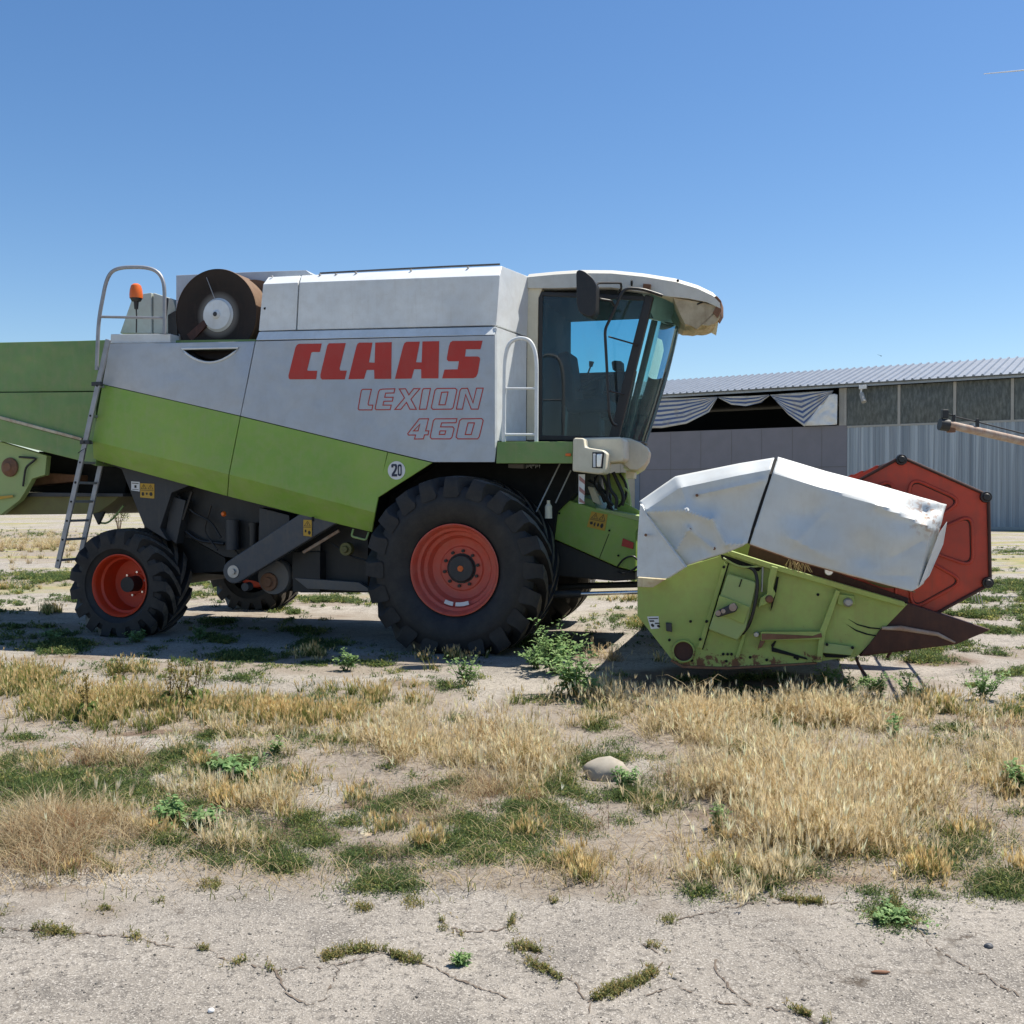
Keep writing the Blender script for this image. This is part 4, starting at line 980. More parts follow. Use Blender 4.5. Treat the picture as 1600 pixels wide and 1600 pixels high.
# reel: hexagonal end plates, bats with tines
reel=empty('reel',(0,0,0),0,H)
sR=2.93
Cx=P(1410,850,sR)
VX=[P(x,y,sR) for x,y in((1408,712),(1546,773),(1549,913),(1412,988),(1274,927),(1271,787))]
def hexplate(yoff,mat):
    pts=[]
    for i,v in enumerate(VX):
        d=(v-Cx); a=VX[i-1]; b=VX[(i+1)%6]
        pts+= [v.lerp(a,.05),v.lerp(b,.05)]
    f=[Vector((p.x,yoff,p.z)) for p in pts]
    return MB().prism(f,[v+Vector((0,.012,0)) for v in f]).build('reel_plate',mat,reel,.003)
for k,yo in enumerate((-sR,-1.0,1.0,sR)): hexplate(yo,'reel_red')
pts=[]
for i,v in enumerate(VX): pts+=[v.lerp(VX[i-1],.05),v.lerp(VX[(i+1)%6],.05)]
MB().tube([Cx+(p-Cx)*.985+Vector((0,-.012,0)) for p in pts],.013,8,True).build('reel_edge','maroon',reel)
mb=MB()
for i in range(6):
    a=VX[i]; b=VX[(i+1)%6]
    tri=[Cx.lerp(a,.80).lerp(Cx.lerp(b,.8),.13),Cx.lerp(b,.80).lerp(Cx.lerp(a,.8),.13),Cx.lerp((a+b)/2,.16)+(b-a)*.04,Cx.lerp((a+b)/2,.16)-(b-a)*.04]
    q=rounded(tri,.10,5,True)
    mb.tube([v+Vector((0,-.006,0)) for v in q],.013,8,True)
mb.build('pressed_ridge','maroon',reel,smooth=True).data.materials[0]=MATS['reel_red']
mb=MB()
for i in range(6):
    a=VX[i]; b=VX[(i+1)%6]
    tri=[Cx.lerp(a,.80).lerp(Cx.lerp(b,.8),.13),Cx.lerp(b,.80).lerp(Cx.lerp(a,.8),.13),Cx.lerp((a+b)/2,.16)+(b-a)*.04,Cx.lerp((a+b)/2,.16)-(b-a)*.04]
    q=rounded(tri,.10,5,True); cc=sum(q,Vector())/len(q)
    mb.tube([cc+(v-cc)*.93+Vector((0,-.002,0)) for v in q],.006,6,True)
mb.build('ridge_inner_line','maroon',reel,smooth=True)  # thin dark maroon line just inside each pressed ridge
MB().lathe([(-.06,.001),(-.06,.26),(-.045,.33),(-.04,.345),(-.02,.345),(-.02,.001)],c=P(1392,850,sR),n=60).build('drive_wheel','olive',reel,smooth=True)
MB().cyl((Cx.x,-sR,Cx.z),(Cx.x,sR,Cx.z),.09,n=20).build('reel_shaft','maroon',reel,smooth=True)
tn=MB()
for i,v in enumerate(VX):
    w=Cx+(v-Cx)*.955
    bat=MB().cyl((w.x,-sR-.01,w.z),(w.x,sR,w.z),.015,n=10).build('reel_bat','maroon',reel,smooth=True)
    MB().lathe([(-.05,.001),(-.05,.022),(-.035,.03),(-.035,.04),(0,.045)],c=Vector((w.x,-sR-.012,w.z)),n=18).build('bat_bearing','black_plastic',reel,smooth=True)
    dn=Vector((-.25,0,-1)).normalized()
    for k in range(38):
        y=-sR+.08+k*(2*sR-.16)/37; p=Vector((w.x,y,w.z)); tn.tube([p,p+dn*.09+Vector((-.02,0,0)),p+dn*.19+Vector((.03,0,0))][::1],.004,5)
tn.build('tines','steel',reel)['kind']='stuff'
# ------------------------------------------------------------------ keep the tree three levels deep: fold deeper pieces into their parent mesh
def depth(o):
    d=0
    while o.parent: o=o.parent; d+=1
    return d
def fold(o):
    p=o.parent
    if p.type!='MESH': return
    me=p.data; base=len(me.materials)
    for m in o.data.materials: me.materials.append(m)
    bm=bmesh.new(); bm.from_mesh(me); n0=len(bm.faces); bm.from_mesh(o.data); bm.faces.ensure_lookup_table()
    for f in bm.faces[n0:]: f.material_index+=base
    bm.to_mesh(me); bm.free(); bpy.data.objects.remove(o)
for o in sorted([o for o in bpy.data.objects if depth(o)>=3],key=depth,reverse=True): fold(o)
# ================================================================== THE HALL BEHIND
bo=ground(1600,828); BF=Frame((bo.x,bo.y,0),math.radians(-32.6)); B_=BF.pt
hall=empty('storage_hall',BF.o,BF.yaw)
tag(hall,'long low metal-roofed storage hall behind the harvester, part grey panels, part corrugated sheet','hall')
paint('hall_grey',(.21,.20,.225),.7,dirt=(.22,.20,.19),amt=.4,fade=(.185,.18,.20),wave=0)
paint('hall_beige',(.46,.40,.30),.7,amt=.3,wave=0)
paint('hall_blue',(.16,.20,.26),.6,amt=.3,wave=0)
paint('zinc',(.36,.39,.42),.42,dirt=(.22,.22,.22),amt=.35,fade=(.27,.30,.33),metal=.45,wave=0,streak=True)
paint('roof_sheet',(.27,.30,.34),.40,dirt=(.3,.3,.3),amt=.2,metal=.35,wave=0)
paint('concrete_post',(.40,.39,.36),.8,amt=.3,wave=0)
def L(px,py,s_=0): return B_(px,py,s_)
xl=L(850,700).x; xr=L(1800,700).x; xm=L(1324,700).x; xg=L(1000,700).x
zt=L(1323,664).z; ze=L(1323,607).z
zR=L(1600,557,-6).z
# height lines fitted on the photograph
ztg=.5*(L(1020,676).z+L(1323,664).z); zwr=.5*(L(1330,669).z+L(1600,657.5).z); zev=.5*(L(1040,619).z+L(1600,588).z)
zrg=.5*(L(1045,596,-6).z+L(1600,557,-6).z)
def wallbox(name,mat,xa,xb,za,zb,s0,s1,par=hall,bev=0):
    return MB().box(((xa+xb)/2,-(s0+s1)/2,(za+zb)/2),(xb-xa,abs(s0-s1),zb-za)).build(name,mat,par,bev)
wallbox('wall','hall_grey',xg,xm-.02,0,ztg,0,-.15)
wallbox('wall','hall_beige',L(970,700).x,xg-.35,0,ztg,0,-.15)
wallbox('wall','hall_beige',xl,L(970,700).x-.02,0,zev,0,-.15)
wallbox('door','hall_blue',xg-.33,xg-.02,0,ztg,.02,-.10)
# panel seams
mb=MB()
zs=L(1200,731).z
k=xg
sm_=[]
for px in (1048,1095,1143,1190,1238,1284): 
    x=L(px,700).x; mb.box((x,-.002,ztg/2),(.02,.010,ztg-.1))
mb.box(((xg+xm)/2,-.006,zs),(xm-xg-.1,.012,.03)); mb.build('panel_seams','grey_sheet',hall)
# corrugated wall
rows=[[],[]]; n=int((xr-xm)/.045)
for i in range(n+1):
    x=xm+i*(xr-xm)/n; ph=(x/.36)%1; d=.055*(1 if .25<ph<.5 else 0 if ph>.75 or ph<.05 else .5); d+=.008*noise.noise(Vector((x*.4,0,0)))
    rows[0].append(Vector((x,-d,0.12))); rows[1].append(Vector((x,-d,zwr)))
m,nt,b=nodes('corrugated'); n1=tex(nt,1,4,stretch=(2.2,.1,.02),rough=.7); n2=tex(nt,1,5,stretch=(9,.1,.10),rough=.6); n3=tex(nt,.6,3)
cc_=mix(nt,ramp(nt,n1,.38,.62),(.20,.235,.275),(.44,.48,.52)); cc_=mix(nt,ramp(nt,n2,.45,.7),cc_,(.17,.19,.22)); nt.links.new(cc_,b.inputs['Base Color']); b.inputs['Roughness'].default_value=.38; b.inputs['Metallic'].default_value=.3; MATS['corrugated']=m
MB().grid(rows).build('corrugated_wall','corrugated',hall,fix=False)
wallbox('plinth','concrete_post',xm,xr,-.1,.14,.06,-.15)
wallbox('rail','concrete_post',xm,xr,zwr,zwr+.10,.06,-.05)
wallbox('fascia','zinc',xl-.3,xr,zev-.10,zev+.10,.45,.40)
for px in (1321,1405,1492,1582,1680):
    x=L(px,640).x; wallbox('post','concrete_post',x-.07,x+.07,zwr+.1 if px>1330 else ztg,zev-.1,.07,-.08)
pxs=[1321,1405,1492,1582,1680,1790]
for a,b in zip(pxs,pxs[1:]):
    xa=L(a,640).x+.08; xb=L(b,640).x-.08; rows=[]
    for j in range(9):
        z=zwr+.1+(zev-zwr-.2)*j/8; rows.append([Vector((xa+(xb-xa)*i/16,-.02-.10*math.sin(PI*i/16)*math.sin(PI*j/8)-.03*noise.noise(Vector((i*.5+a,j*.7,1))),z)) for i in range(17)])
    MB().grid(rows).build('film_window','film',hall,smooth=True,fix=False)
wallbox('wall','concrete_post',L(1311,640).x,L(1319,640).x,ztg,zev-.1,.0,-.12)
# roof with standing ribs, both slopes
rw=6.0
def slope(sa,za_,sb,zb_,name):
    mb=MB(); mb.add([(xl-.4,-sa,za_),(xr,-sa,za_),(xr,-sb,zb_),(xl-.4,-sb,zb_)],[(0,1,2,3)])
    MB().add([(xl-.4,-sa,za_-.06),(xr,-sa,za_-.06),(xr,-sb,zb_-.06),(xl-.4,-sb,zb_-.06)],[(0,1,2,3)]).build('roof_shade_sheet','gap_black',hall)  # black sheet added below the roof, paints the shade seen through the opening
    x=xl-.4
    while x<xr:
        w=.075; h_=.085
        v=[(x-w,-sa,za_),(x-w*.5,-sa,za_+h_),(x+w*.5,-sa,za_+h_),(x+w,-sa,za_)]; u=[(x-w,-sb,zb_),(x-w*.5,-sb,zb_+h_),(x+w*.5,-sb,zb_+h_),(x+w,-sb,zb_)]
        mb.add(v+u,[(0,1,5,4),(1,2,6,5),(2,3,7,6),(0,3,2,1)]); x+=.42
    mb.build(name,'roof_sheet',hall)
slope(.55,zev+.08,-rw,zrg,'roof')
slope(-2*rw-.5,zev+.08,-rw-.02,zrg,'roof')
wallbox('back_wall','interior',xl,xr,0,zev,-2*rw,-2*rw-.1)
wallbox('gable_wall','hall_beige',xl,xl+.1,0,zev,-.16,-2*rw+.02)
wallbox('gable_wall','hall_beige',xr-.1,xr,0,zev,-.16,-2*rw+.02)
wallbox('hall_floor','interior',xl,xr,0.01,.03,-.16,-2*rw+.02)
# torn striped tarpaulins hanging in the open strip
def stripes():
    m,nt,b=nodes('tarp'); tc=N(nt,'ShaderNodeUVMap'); sp=N(nt,'ShaderNodeSeparateXYZ'); nt.links.new(tc.outputs[0],sp.inputs[0])
    mu=N(nt,'ShaderNodeMath',operation='MULTIPLY'); mu.inputs[1].default_value=6.5; nt.links.new(sp.outputs[1],mu.inputs[0])
    fr=N(nt,'ShaderNodeMath',operation='FRACT'); nt.links.new(mu.outputs[0],fr.inputs[0])
    gt=N(nt,'ShaderNodeMath',operation='GREATER_THAN'); gt.inputs[1].default_value=.52; nt.links.new(fr.outputs[0],gt.inputs[0])
    col=mix(nt,gt.outputs[0],(.50,.50,.48),(.07,.11,.24)); n=tex(nt,3,5); d=mix(nt,ramp(nt,n,.5,.9),col,(.25,.22,.18)); nt.links.new(d,b.inputs['Base Color']); b.inputs['Roughness'].default_value=.7; MATS['tarp']=m
stripes()
def tarp(name,topl,botl,label,fold_=.25,vr=(0,1),mat='tarp'):
    nu,nv=48,20; V=[];U=[]
    def at(Ln,t):
        t=t*(len(Ln)-1); i=min(int(t),len(Ln)-2); k=t-i; return (Ln[i][0]*(1-k)+Ln[i+1][0]*k,Ln[i][1]*(1-k)+Ln[i+1][1]*k)
    for j in range(nv+1):
        for i in range(nu+1):
            u=i/nu; v=j/nv; a=at(topl,u); b=at(botl,u)
            x=a[0]*(1-v)+b[0]*v; y=a[1]*(1-v)+b[1]*v
            s_=.22+fold_*.5*math.sin(v*17+math.sin(u*3)*2)*.35*(v*(1-u*.3))+.1*noise.noise(Vector((u*4,v*5,len(name))))
            V.append(tuple(L(980+x*.3875,520+y*.3875,s_))); U.append((u,vr[0]+(vr[1]-vr[0])*v))
    fs=[(j*(nu+1)+i,j*(nu+1)+i+1,(j+1)*(nu+1)+i+1,(j+1)*(nu+1)+i) for j in range(nv) for i in range(nu)]
    me=bpy.data.meshes.new(name); me.from_pydata(V,[],fs); uv=me.uv_layers.new(name='UVMap')
    for l in me.loops: uv.data[l.index].uv=U[l.vertex_index]
    o=link(name,me,mat,None,True); o.location=BF.o; o.rotation_euler=(0,0,BF.yaw)
    sd=o.modifiers.new('s','SOLIDIFY'); sd.thickness=.01
    tag(o,label,'tarpaulin','torn striped tarpaulins hanging in the hall opening'); return o
tarp('tarpaulin',[(60,268),(150,264),(250,262),(362,258)],[(60,385),(140,384),(240,366),(330,320),(364,262)],'drooping blue and white striped tarpaulin next to the cab, hanging in the hall opening')
tarp('tarpaulin',[(364,258),(430,256),(500,254),(572,250)],[(368,262),(420,290),(480,296),(540,282),(574,253)],'small shallow swag of striped tarpaulin in the middle of the hall opening',vr=(0,.4))
tarp('tarpaulin',[(576,250),(650,244),(740,238),(832,233)],[(600,275),(650,330),(715,378),(790,300),(828,240)],'blue and white striped tarpaulin gathered down to the wall beside the pale crumpled sheet')
wh=tarp('tarpaulin',[(800,262),(815,250),(835,245),(848,250)],[(715,376),(760,374),(810,372),(846,370)],'pale crumpled plastic sheet at the right end of the hall opening',mat='film')
wh.data.materials[0]=MATS['decal_white']
# wall lamp under the eave
wl=empty('wall_lamp',(0,0,0)); wl.location=BF.o; wl.rotation_euler=(0,0,BF.yaw)
tag(wl,'small white tube-shaped lamp hanging under the hall eave above the first film window','lamp')
poly('lamp_box','decal_white',wl,[(1342,602),(1353,601),(1353,607),(1342,608)],.7,.45,.01,fr=B_)
MB().tube([L(1346,607,.6),L(1345,616,.6)],.05,8).build('lamp_arm','decal_white',wl)
MB().cyl(L(1346,615,.65),L(1350,628,.9),.12,.13,14).build('lamp_tube','concrete_post',wl,smooth=True)
# ------------------------------------------------------------------ unloading pipe of a machine outside the picture
AF=Frame((0,17,0),0); A_=AF.pt
ap=empty('auger_pipe',(0,17,0)); tag(ap,'rusty cream-coloured auger pipe with a thin rod on top reaching in from the right','auger pipe')
pa=A_(1476,662,0); pb=A_(2250,836,0)
MB().cyl(pa,pb,.068,.08,20).build('pipe','rusty_pipe',ap,smooth=True)
MB().cyl(A_(1468,660,0)+Vector((0,0,-.03)),A_(1482,663,0)+Vector((0,0,-.02)),.10,.10,16).build('end_cap','dark_frame',ap,smooth=True)
MB().box(A_(1476,647,0),(.10,.10,.14)).build('bracket','dark_frame',ap,.01)
MB().box(A_(1486,671,0),(.12,.10,.10)).build('bracket','rust',ap,.01)
MB().tube([A_(1474,644,0),A_(1492,651,0),A_(1530,660,0),A_(1620,683,0),A_(2200,805,0)],.012,8).build('control_rod','dark_frame',ap,smooth=True)
for x,y in((1527,662),(1490,655)): MB().box(A_(x,y,0),(.05,.05,.16)).build('clamp','dark_frame',ap,.006)
tp=A_(2100,800,0); MB().tube([(tp.x-.8,-.5,0),(tp.x,0,tp.z),(tp.x+.8,.5,0)],.04,8).build('trestle','rust',ap); MB().tube([(tp.x-.8,.5,0),(tp.x,0,tp.z),(tp.x+.8,-.5,0)],.04,8).build('trestle','rust',ap)
# ================================================================== GROUND
def vnoise(x,y,seed=0):
    xi=np.floor(x).astype(np.int64); yi=np.floor(y).astype(np.int64); xf=x-xi; yf=y-yi
    def h(a,b):
        n=(a*374761393+b*668265263+seed*982451653)&0xffffffff; n=((n^(n>>13))*1274126177)&0xffffffff
        return ((n^(n>>16))&0xffff)/65535.0
    u=xf*xf*(3-2*xf); v=yf*yf*(3-2*yf)
    return (h(xi,yi)*(1-u)+h(xi+1,yi)*u)*(1-v)+(h(xi,yi+1)*(1-u)+h(xi+1,yi+1)*u)*v
def fbm(x,y,seed=0,o=4):
    a=.5; t=0; s_=0
    for i in range(o): t=t+a*vnoise(x*2**i,y*2**i,seed+i*7); s_+=a; a*=.5
    return t/s_
sa_,ca_=math.sin(ALPHA),math.cos(ALPHA)
def to_px(X,Y,Z=0):
    d=Y*ca_-(Z-CH)*sa_; d=np.maximum(d,.05); up=Y*sa_+(Z-CH)*ca_
    return 800+FPX*X/d, 800-FPX*up/d
def px_ground(px,py):
    u=(px-800)/FPX; v=(800-py)/FPX; dz=v*ca_-sa_; dy=v*sa_+ca_; t=-CH/dz
    return u*t, dy*t
# vegetation zones in the plan of the yard: (centre, half sizes) seen from the camera, kind, count, heights
Z=[('B',1195,1240,200,95,9500,.14,.27),('B',1085,1140,165,34,2600,.12,.22),('B',1300,1135,230,30,4200,.12,.23),('B',1500,1160,130,38,2200,.13,.24),
   ('B',1290,1325,160,45,3600,.14,.24),('B',1425,1250,130,75,1700,.14,.26),('B',710,1148,150,34,3300,.11,.22),('B',795,1200,110,38,2800,.13,.24),
   ('B',1010,1335,55,42,800,.10,.20),('B',945,1100,110,18,1100,.10,.2),('B',940,1022,28,14,260,.1,.2),('B',1560,1220,80,60,900,.14,.24),('B',620,1180,80,30,700,.1,.2),
   ('B',70,855,110,22,1400,.2,.35),('B',330,1165,150,30,900,.1,.2),('B',1180,1370,130,22,700,.05,.12),
   ('O',190,1115,210,32,6500,.10,.23),('O',430,1128,160,22,4400,.08,.17),('O',50,1075,80,28,1500,.12,.24),('O',590,1100,120,24,2000,.08,.18),('O',1260,1112,240,16,1600,.10,.18),('O',1480,1118,140,22,1500,.10,.2),('O',860,1100,90,16,700,.08,.16),
   ('T',85,1325,115,52,5500,.10,.24),('T',35,1235,75,38,1500,.10,.24),('T',150,1200,130,38,1500,.08,.2),('T',230,1290,110,45,800,.05,.14),('T',1130,1250,200,100,1500,.1,.22),('T',920,1360,220,45,900,.04,.1),('T',700,1290,220,60,900,.04,.12),('T',760,1240,150,40,900,.05,.14),('T',1080,1210,60,60,500,.1,.2),
   ('G',255,1182,110,20,2600,.03,.08),('G',90,1250,120,34,3800,.03,.10),('G',425,1270,75,34,2600,.02,.06),('G',450,1358,65,24,1900,.02,.07),('G',350,1205,60,18,900,.03,.09),('G',560,1190,60,20,900,.03,.09),
   ('G',905,1290,60,32,1900,.02,.07),('G',985,1250,75,38,2200,.03,.09),('G',860,1352,46,20,900,.02,.05),('G',960,1395,46,18,1000,.02,.05),('G',560,1340,60,14,400,.02,.05),('G',540,1200,160,34,2200,.02,.08),
   ('G',1480,1315,100,48,3000,.03,.10),('G',1565,1385,50,18,1200,.02,.06),('G',1395,1432,42,24,900,.01,.04),('G',1200,1384,30,8,260,.02,.04),('G',1450,1398,26,8,200,.02,.04),
   ('G',110,1000,120,14,1600,.03,.10),('G',380,1028,90,12,1300,.03,.09),('G',230,1045,110,12,1200,.03,.09),('G',590,1040,40,8,400,.03,.07),('G',1520,962,80,10,1600,.05,.14),('G',1580,1022,50,10,500,.03,.08),('G',1580,915,50,10,700,.05,.14),('G',70,905,140,14,1500,.05,.14),('G',60,835,110,8,600,.08,.16),
   ('G',500,940,90,8,700,.04,.12),('G',1000,960,60,10,500,.04,.1),('G',960,1085,60,20,600,.03,.1),('G',1350,1070,140,14,1100,.03,.1),('G',420,1100,190,22,1500,.03,.1),('G',330,925,90,16,700,.05,.12),('G',200,1235,120,40,1500,.02,.06),
   ('G',800,1330,150,40,1300,.01,.04),('G',650,1360,120,24,500,.01,.04),('G',1090,1290,60,30,300,.01,.04),('G',740,1310,110,26,800,.02,.05),('G',70,980,90,6,300,.03,.08),('G',1060,1000,70,8,200,.03,.06),
   ('G',1200,1000,300,30,500,.03,.08),('G',1180,905,200,14,300,.03,.08),
   ('G',500,1040,260,18,500,.01,.04),('G',520,1155,260,10,700,.02,.06)]
STR=[[(505,1497),(560,1483),(600,1490),(660,1505)],[(690,1440),(712,1452),(745,1456),(795,1446),(806,1432)],[(803,1478),(842,1488),(830,1505),(862,1522),(900,1536)],
     [(1003,1476),(1036,1496),(1032,1513),(1000,1536),(955,1550),(918,1572)],[(15,1457),(60,1455),(112,1459)],[(205,1465),(212,1466)],[(245,1478),(256,1479)],[(312,1483),(322,1484)],[(365,1506),(392,1509)],[(425,1508),(436,1518)],
     [(148,1419),(188,1416)],[(316,1384),(345,1384)],[(0,1430),(12,1444)],[(312,1431),(322,1432)],[(556,1417),(580,1421)],[(640,1410),(660,1414)],[(1390,1410),(1432,1440)],[(1228,1582),(1262,1592),(1290,1599)],[(715,1500),(730,1510)],[(245,1404),(256,1406)],[(1180,1410),(1215,1408),(1290,1410)],[(1040,1440),(1050,1440)],[(865,1410),(872,1412)],[(1375,1395),(1400,1400)],[(100,1330),(190,1370)]]
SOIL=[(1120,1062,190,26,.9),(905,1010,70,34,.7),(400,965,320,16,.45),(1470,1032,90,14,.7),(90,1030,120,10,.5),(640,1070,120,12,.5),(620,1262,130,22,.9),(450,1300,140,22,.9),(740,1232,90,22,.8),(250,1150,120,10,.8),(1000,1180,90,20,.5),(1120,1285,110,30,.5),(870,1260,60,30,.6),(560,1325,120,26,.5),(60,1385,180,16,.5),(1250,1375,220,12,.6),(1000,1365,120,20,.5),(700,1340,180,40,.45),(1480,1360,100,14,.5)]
PALE=[(240,1165,150,14),(750,1132,90,14),(880,1262,50,14),(560,1282,55,16),(1020,1200,60,14),(520,1240,40,16),(300,1220,60,14),(1390,1345,60,10),(130,1375,120,8)]
EXCL=PALE[:5]+[(945,1222,52,26),(930,1240,40,20),(1500,1240,60,12),(620,1262,70,14),(430,1302,90,12)]
def zmask(px,py,kinds,grow=1.15):
    m=np.zeros_like(px)
    for z in Z:
        if z[0] in kinds:
            d=((px-z[1])/(z[3]*grow))**2+((py-z[2])/(z[4]*grow))**2
            m=np.maximum(m,np.clip(1.25-d,0,1)*min(1,z[5]/(z[3]*z[4]*.12)))
    return m
def gz(X,Y):
    px,py=to_px(X,Y); m=zmask(px,py,'BOT',1.1)
    near=np.clip((40-np.hypot(X,Y))/30,0,1)
    return (.022*(fbm(X*1.3,Y*1.3,3)-.5)+.008*(fbm(X*7,Y*7,9)-.5)+.018*m)*near
def build_ground():
    angs=np.concatenate([np.linspace(-48,48,640),np.linspace(50,310,64)])*PI/180
    rad=[1.2]
    while rad[-1]<40: rad.append(rad[-1]*1.0085)
    while rad[-1]<4000: rad.append(rad[-1]*1.12)
    rad=np.array(rad); A,Rr=np.meshgrid(angs,rad)
    X=(np.sin(A)*Rr).ravel(); Y=(np.cos(A)*Rr).ravel(); Zz=gz(X,Y)
    na=len(angs); nr=len(rad); X=np.append(X,0); Y=np.append(Y,0); Zz=np.append(Zz,0)
    i,j=np.meshgrid(np.arange(nr-1),np.arange(na),indexing='ij'); j2=(j+1)%na
    q=np.stack([i*na+j,(i+1)*na+j,(i+1)*na+j2,i*na+j2],-1).reshape(-1,4)
    c=nr*na; t=np.stack([np.arange(na),(np.arange(na)+1)%na,np.full(na,c)],-1)
    me=bpy.data.meshes.new('ground'); V=np.stack([X,Y,Zz],-1)
    me.vertices.add(len(V)); me.vertices.foreach_set('co',V.ravel())
    loops=np.concatenate([q.ravel(),t.ravel()]); me.loops.add(len(loops)); me.loops.foreach_set('vertex_index',loops.astype(np.int32))
    st=np.concatenate([np.arange(len(q))*4,len(q)*4+np.arange(len(t))*3]).astype(np.int32); tot=np.concatenate([np.full(len(q),4),np.full(len(t),3)]).astype(np.int32)
    me.polygons.add(len(st)); me.polygons.foreach_set('loop_start',st); me.polygons.foreach_set('loop_total',tot); me.update(calc_edges=True); me.validate()
    px,py=to_px(X,Y); ok=(Y>.5)
    veg=zmask(px,py,'BOT',1.2); grn=zmask(px,py,'G',1.1)
    s_=np.zeros_like(X)
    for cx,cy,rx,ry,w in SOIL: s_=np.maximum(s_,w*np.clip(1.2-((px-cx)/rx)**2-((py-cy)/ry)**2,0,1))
    wob=(fbm(X*.9,Y*.9,41)-.5)*330+(fbm(X*5,Y*5,43)-.5)*60
    mid=np.clip((py+wob*.4-1050)/60,0,1)*np.clip((1425+wob-py)/80,0,1)*.46
    pale=np.zeros_like(X)
    for cx,cy,rx,ry in PALE: pale=np.maximum(pale,np.clip(1.3-((px-cx)/rx)**2-((py-cy)/ry)**2,0,1))
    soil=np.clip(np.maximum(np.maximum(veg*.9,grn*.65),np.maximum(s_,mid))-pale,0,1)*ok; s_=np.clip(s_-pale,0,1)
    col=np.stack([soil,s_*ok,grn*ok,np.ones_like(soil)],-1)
    at=me.color_attributes.new('soil','FLOAT_COLOR','POINT'); at.data.foreach_set('color',col.astype(np.float32).ravel())
    for p in me.polygons: pass
    me.polygons.foreach_set('use_smooth',np.ones(len(st),dtype=bool))
    return me
def ground_material():
    m,nt,b=nodes('ground'); T=lambda *a,**k: tex(nt,*a,world=True,**k)
    big=T(.55,5); mid=T(2.2,6,rough=.65); fine=T(26,6,rough=.7); grit=T(120,4,rough=.7)
    # concrete with exposed aggregate
    col=mix(nt,ramp(nt,big,.35,.7),(.290,.262,.225),(.440,.398,.340))
    col=mix(nt,ramp(nt,mid,.47,.66),col,(.205,.187,.163))
    col=mix(nt,ramp(nt,fine,.50,.62),col,(.165,.150,.131))
    col=mix(nt,ramp(nt,grit,.53,.62),col,(.54,.50,.44))
    vo=N(nt,'ShaderNodeTexVoronoi'); g=N(nt,'ShaderNodeNewGeometry'); nt.links.new(g.outputs['Position'],vo.inputs['Vector']); vo.inputs['Scale'].default_value=110
    col=mix(nt,ramp(nt,vo.outputs['Distance'],.10,.22,True),col,(.20,.18,.155))
    # dust and soil
    at=N(nt,'ShaderNodeAttribute',attribute_name='soil'); sp=N(nt,'ShaderNodeSeparateColor'); nt.links.new(at.outputs['Color'],sp.inputs[0])
    def thr(src,nz,w,lo,hi):
        a=N(nt,'ShaderNodeMath',operation='MULTIPLY_ADD'); nt.links.new(nz,a.inputs[0]); a.inputs[1].default_value=w; nt.links.new(src,a.inputs[2])
        return ramp(nt,a.outputs[0],lo,hi)
    soilc=mix(nt,ramp(nt,fine,.35,.7),(.215,.180,.145),(.37,.325,.268))
    sf=thr(sp.outputs[0],mid,1.0,.72,1.02); col=mix(nt,sf,col,soilc)
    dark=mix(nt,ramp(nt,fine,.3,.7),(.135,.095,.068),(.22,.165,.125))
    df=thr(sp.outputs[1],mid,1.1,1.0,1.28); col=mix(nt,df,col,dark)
    # far dusty stretches with patches of dry growth
    n=T(.35,5,stretch=(.5,1.6,1),rough=.6); gl=N(nt,'ShaderNodeSeparateXYZ'); g2=N(nt,'ShaderNodeNewGeometry'); nt.links.new(g2.outputs['Position'],gl.inputs[0])
    far=ramp(nt,gl.outputs[1],13,20); fm=N(nt,'ShaderNodeMath',operation='MULTIPLY'); nt.links.new(ramp(nt,n,.50,.60),fm.inputs[0]); nt.links.new(far,fm.inputs[1])
    fcol=mix(nt,ramp(nt,mid,.4,.65),(.20,.23,.08),(.42,.32,.17)); col=mix(nt,fm.outputs[0],col,fcol)
    # hairline cracks
    vc=N(nt,'ShaderNodeTexVoronoi',feature='DISTANCE_TO_EDGE'); vc.inputs['Scale'].default_value=.62
    nz=N(nt,'ShaderNodeTexNoise'); nt.links.new(g.outputs['Position'],nz.inputs['Vector']); nz.inputs['Scale'].default_value=1.7; nz.inputs['Detail'].default_value=6; nz.inputs['Roughness'].default_value=.65
    ad=N(nt,'ShaderNodeVectorMath',operation='MULTIPLY_ADD'); nt.links.new(nz.outputs['Color'],ad.inputs[0]); ad.inputs[1].default_value=(.9,.9,0); nt.links.new(g.outputs['Position'],ad.inputs[2])
    nt.links.new(ad.outputs[0],vc.inputs['Vector'])
    cr=ramp(nt,vc.outputs['Distance'],.001,.0045,True); cm=N(nt,'ShaderNodeMath',operation='MULTIPLY'); nt.links.new(cr,cm.inputs[0]); nt.links.new(ramp(nt,mid,.45,.62),cm.inputs[1])
    col=mix(nt,cm.outputs[0],col,(.11,.09,.07))
    nt.links.new(col,b.inputs['Base Color']); b.inputs['Roughness'].default_value=.92; b.inputs['Specular IOR Level'].default_value=.15
    bump(nt,b,mid,.5,.03); bump(nt,b,fine,.9,.016); bump(nt,b,grit,.9,.007)
    return m
gm=ground_material(); gme=build_ground(); g_o=link('ground',gme,gm); tag(g_o,'cracked pale concrete yard with dust and bare soil','ground',kind='structure')
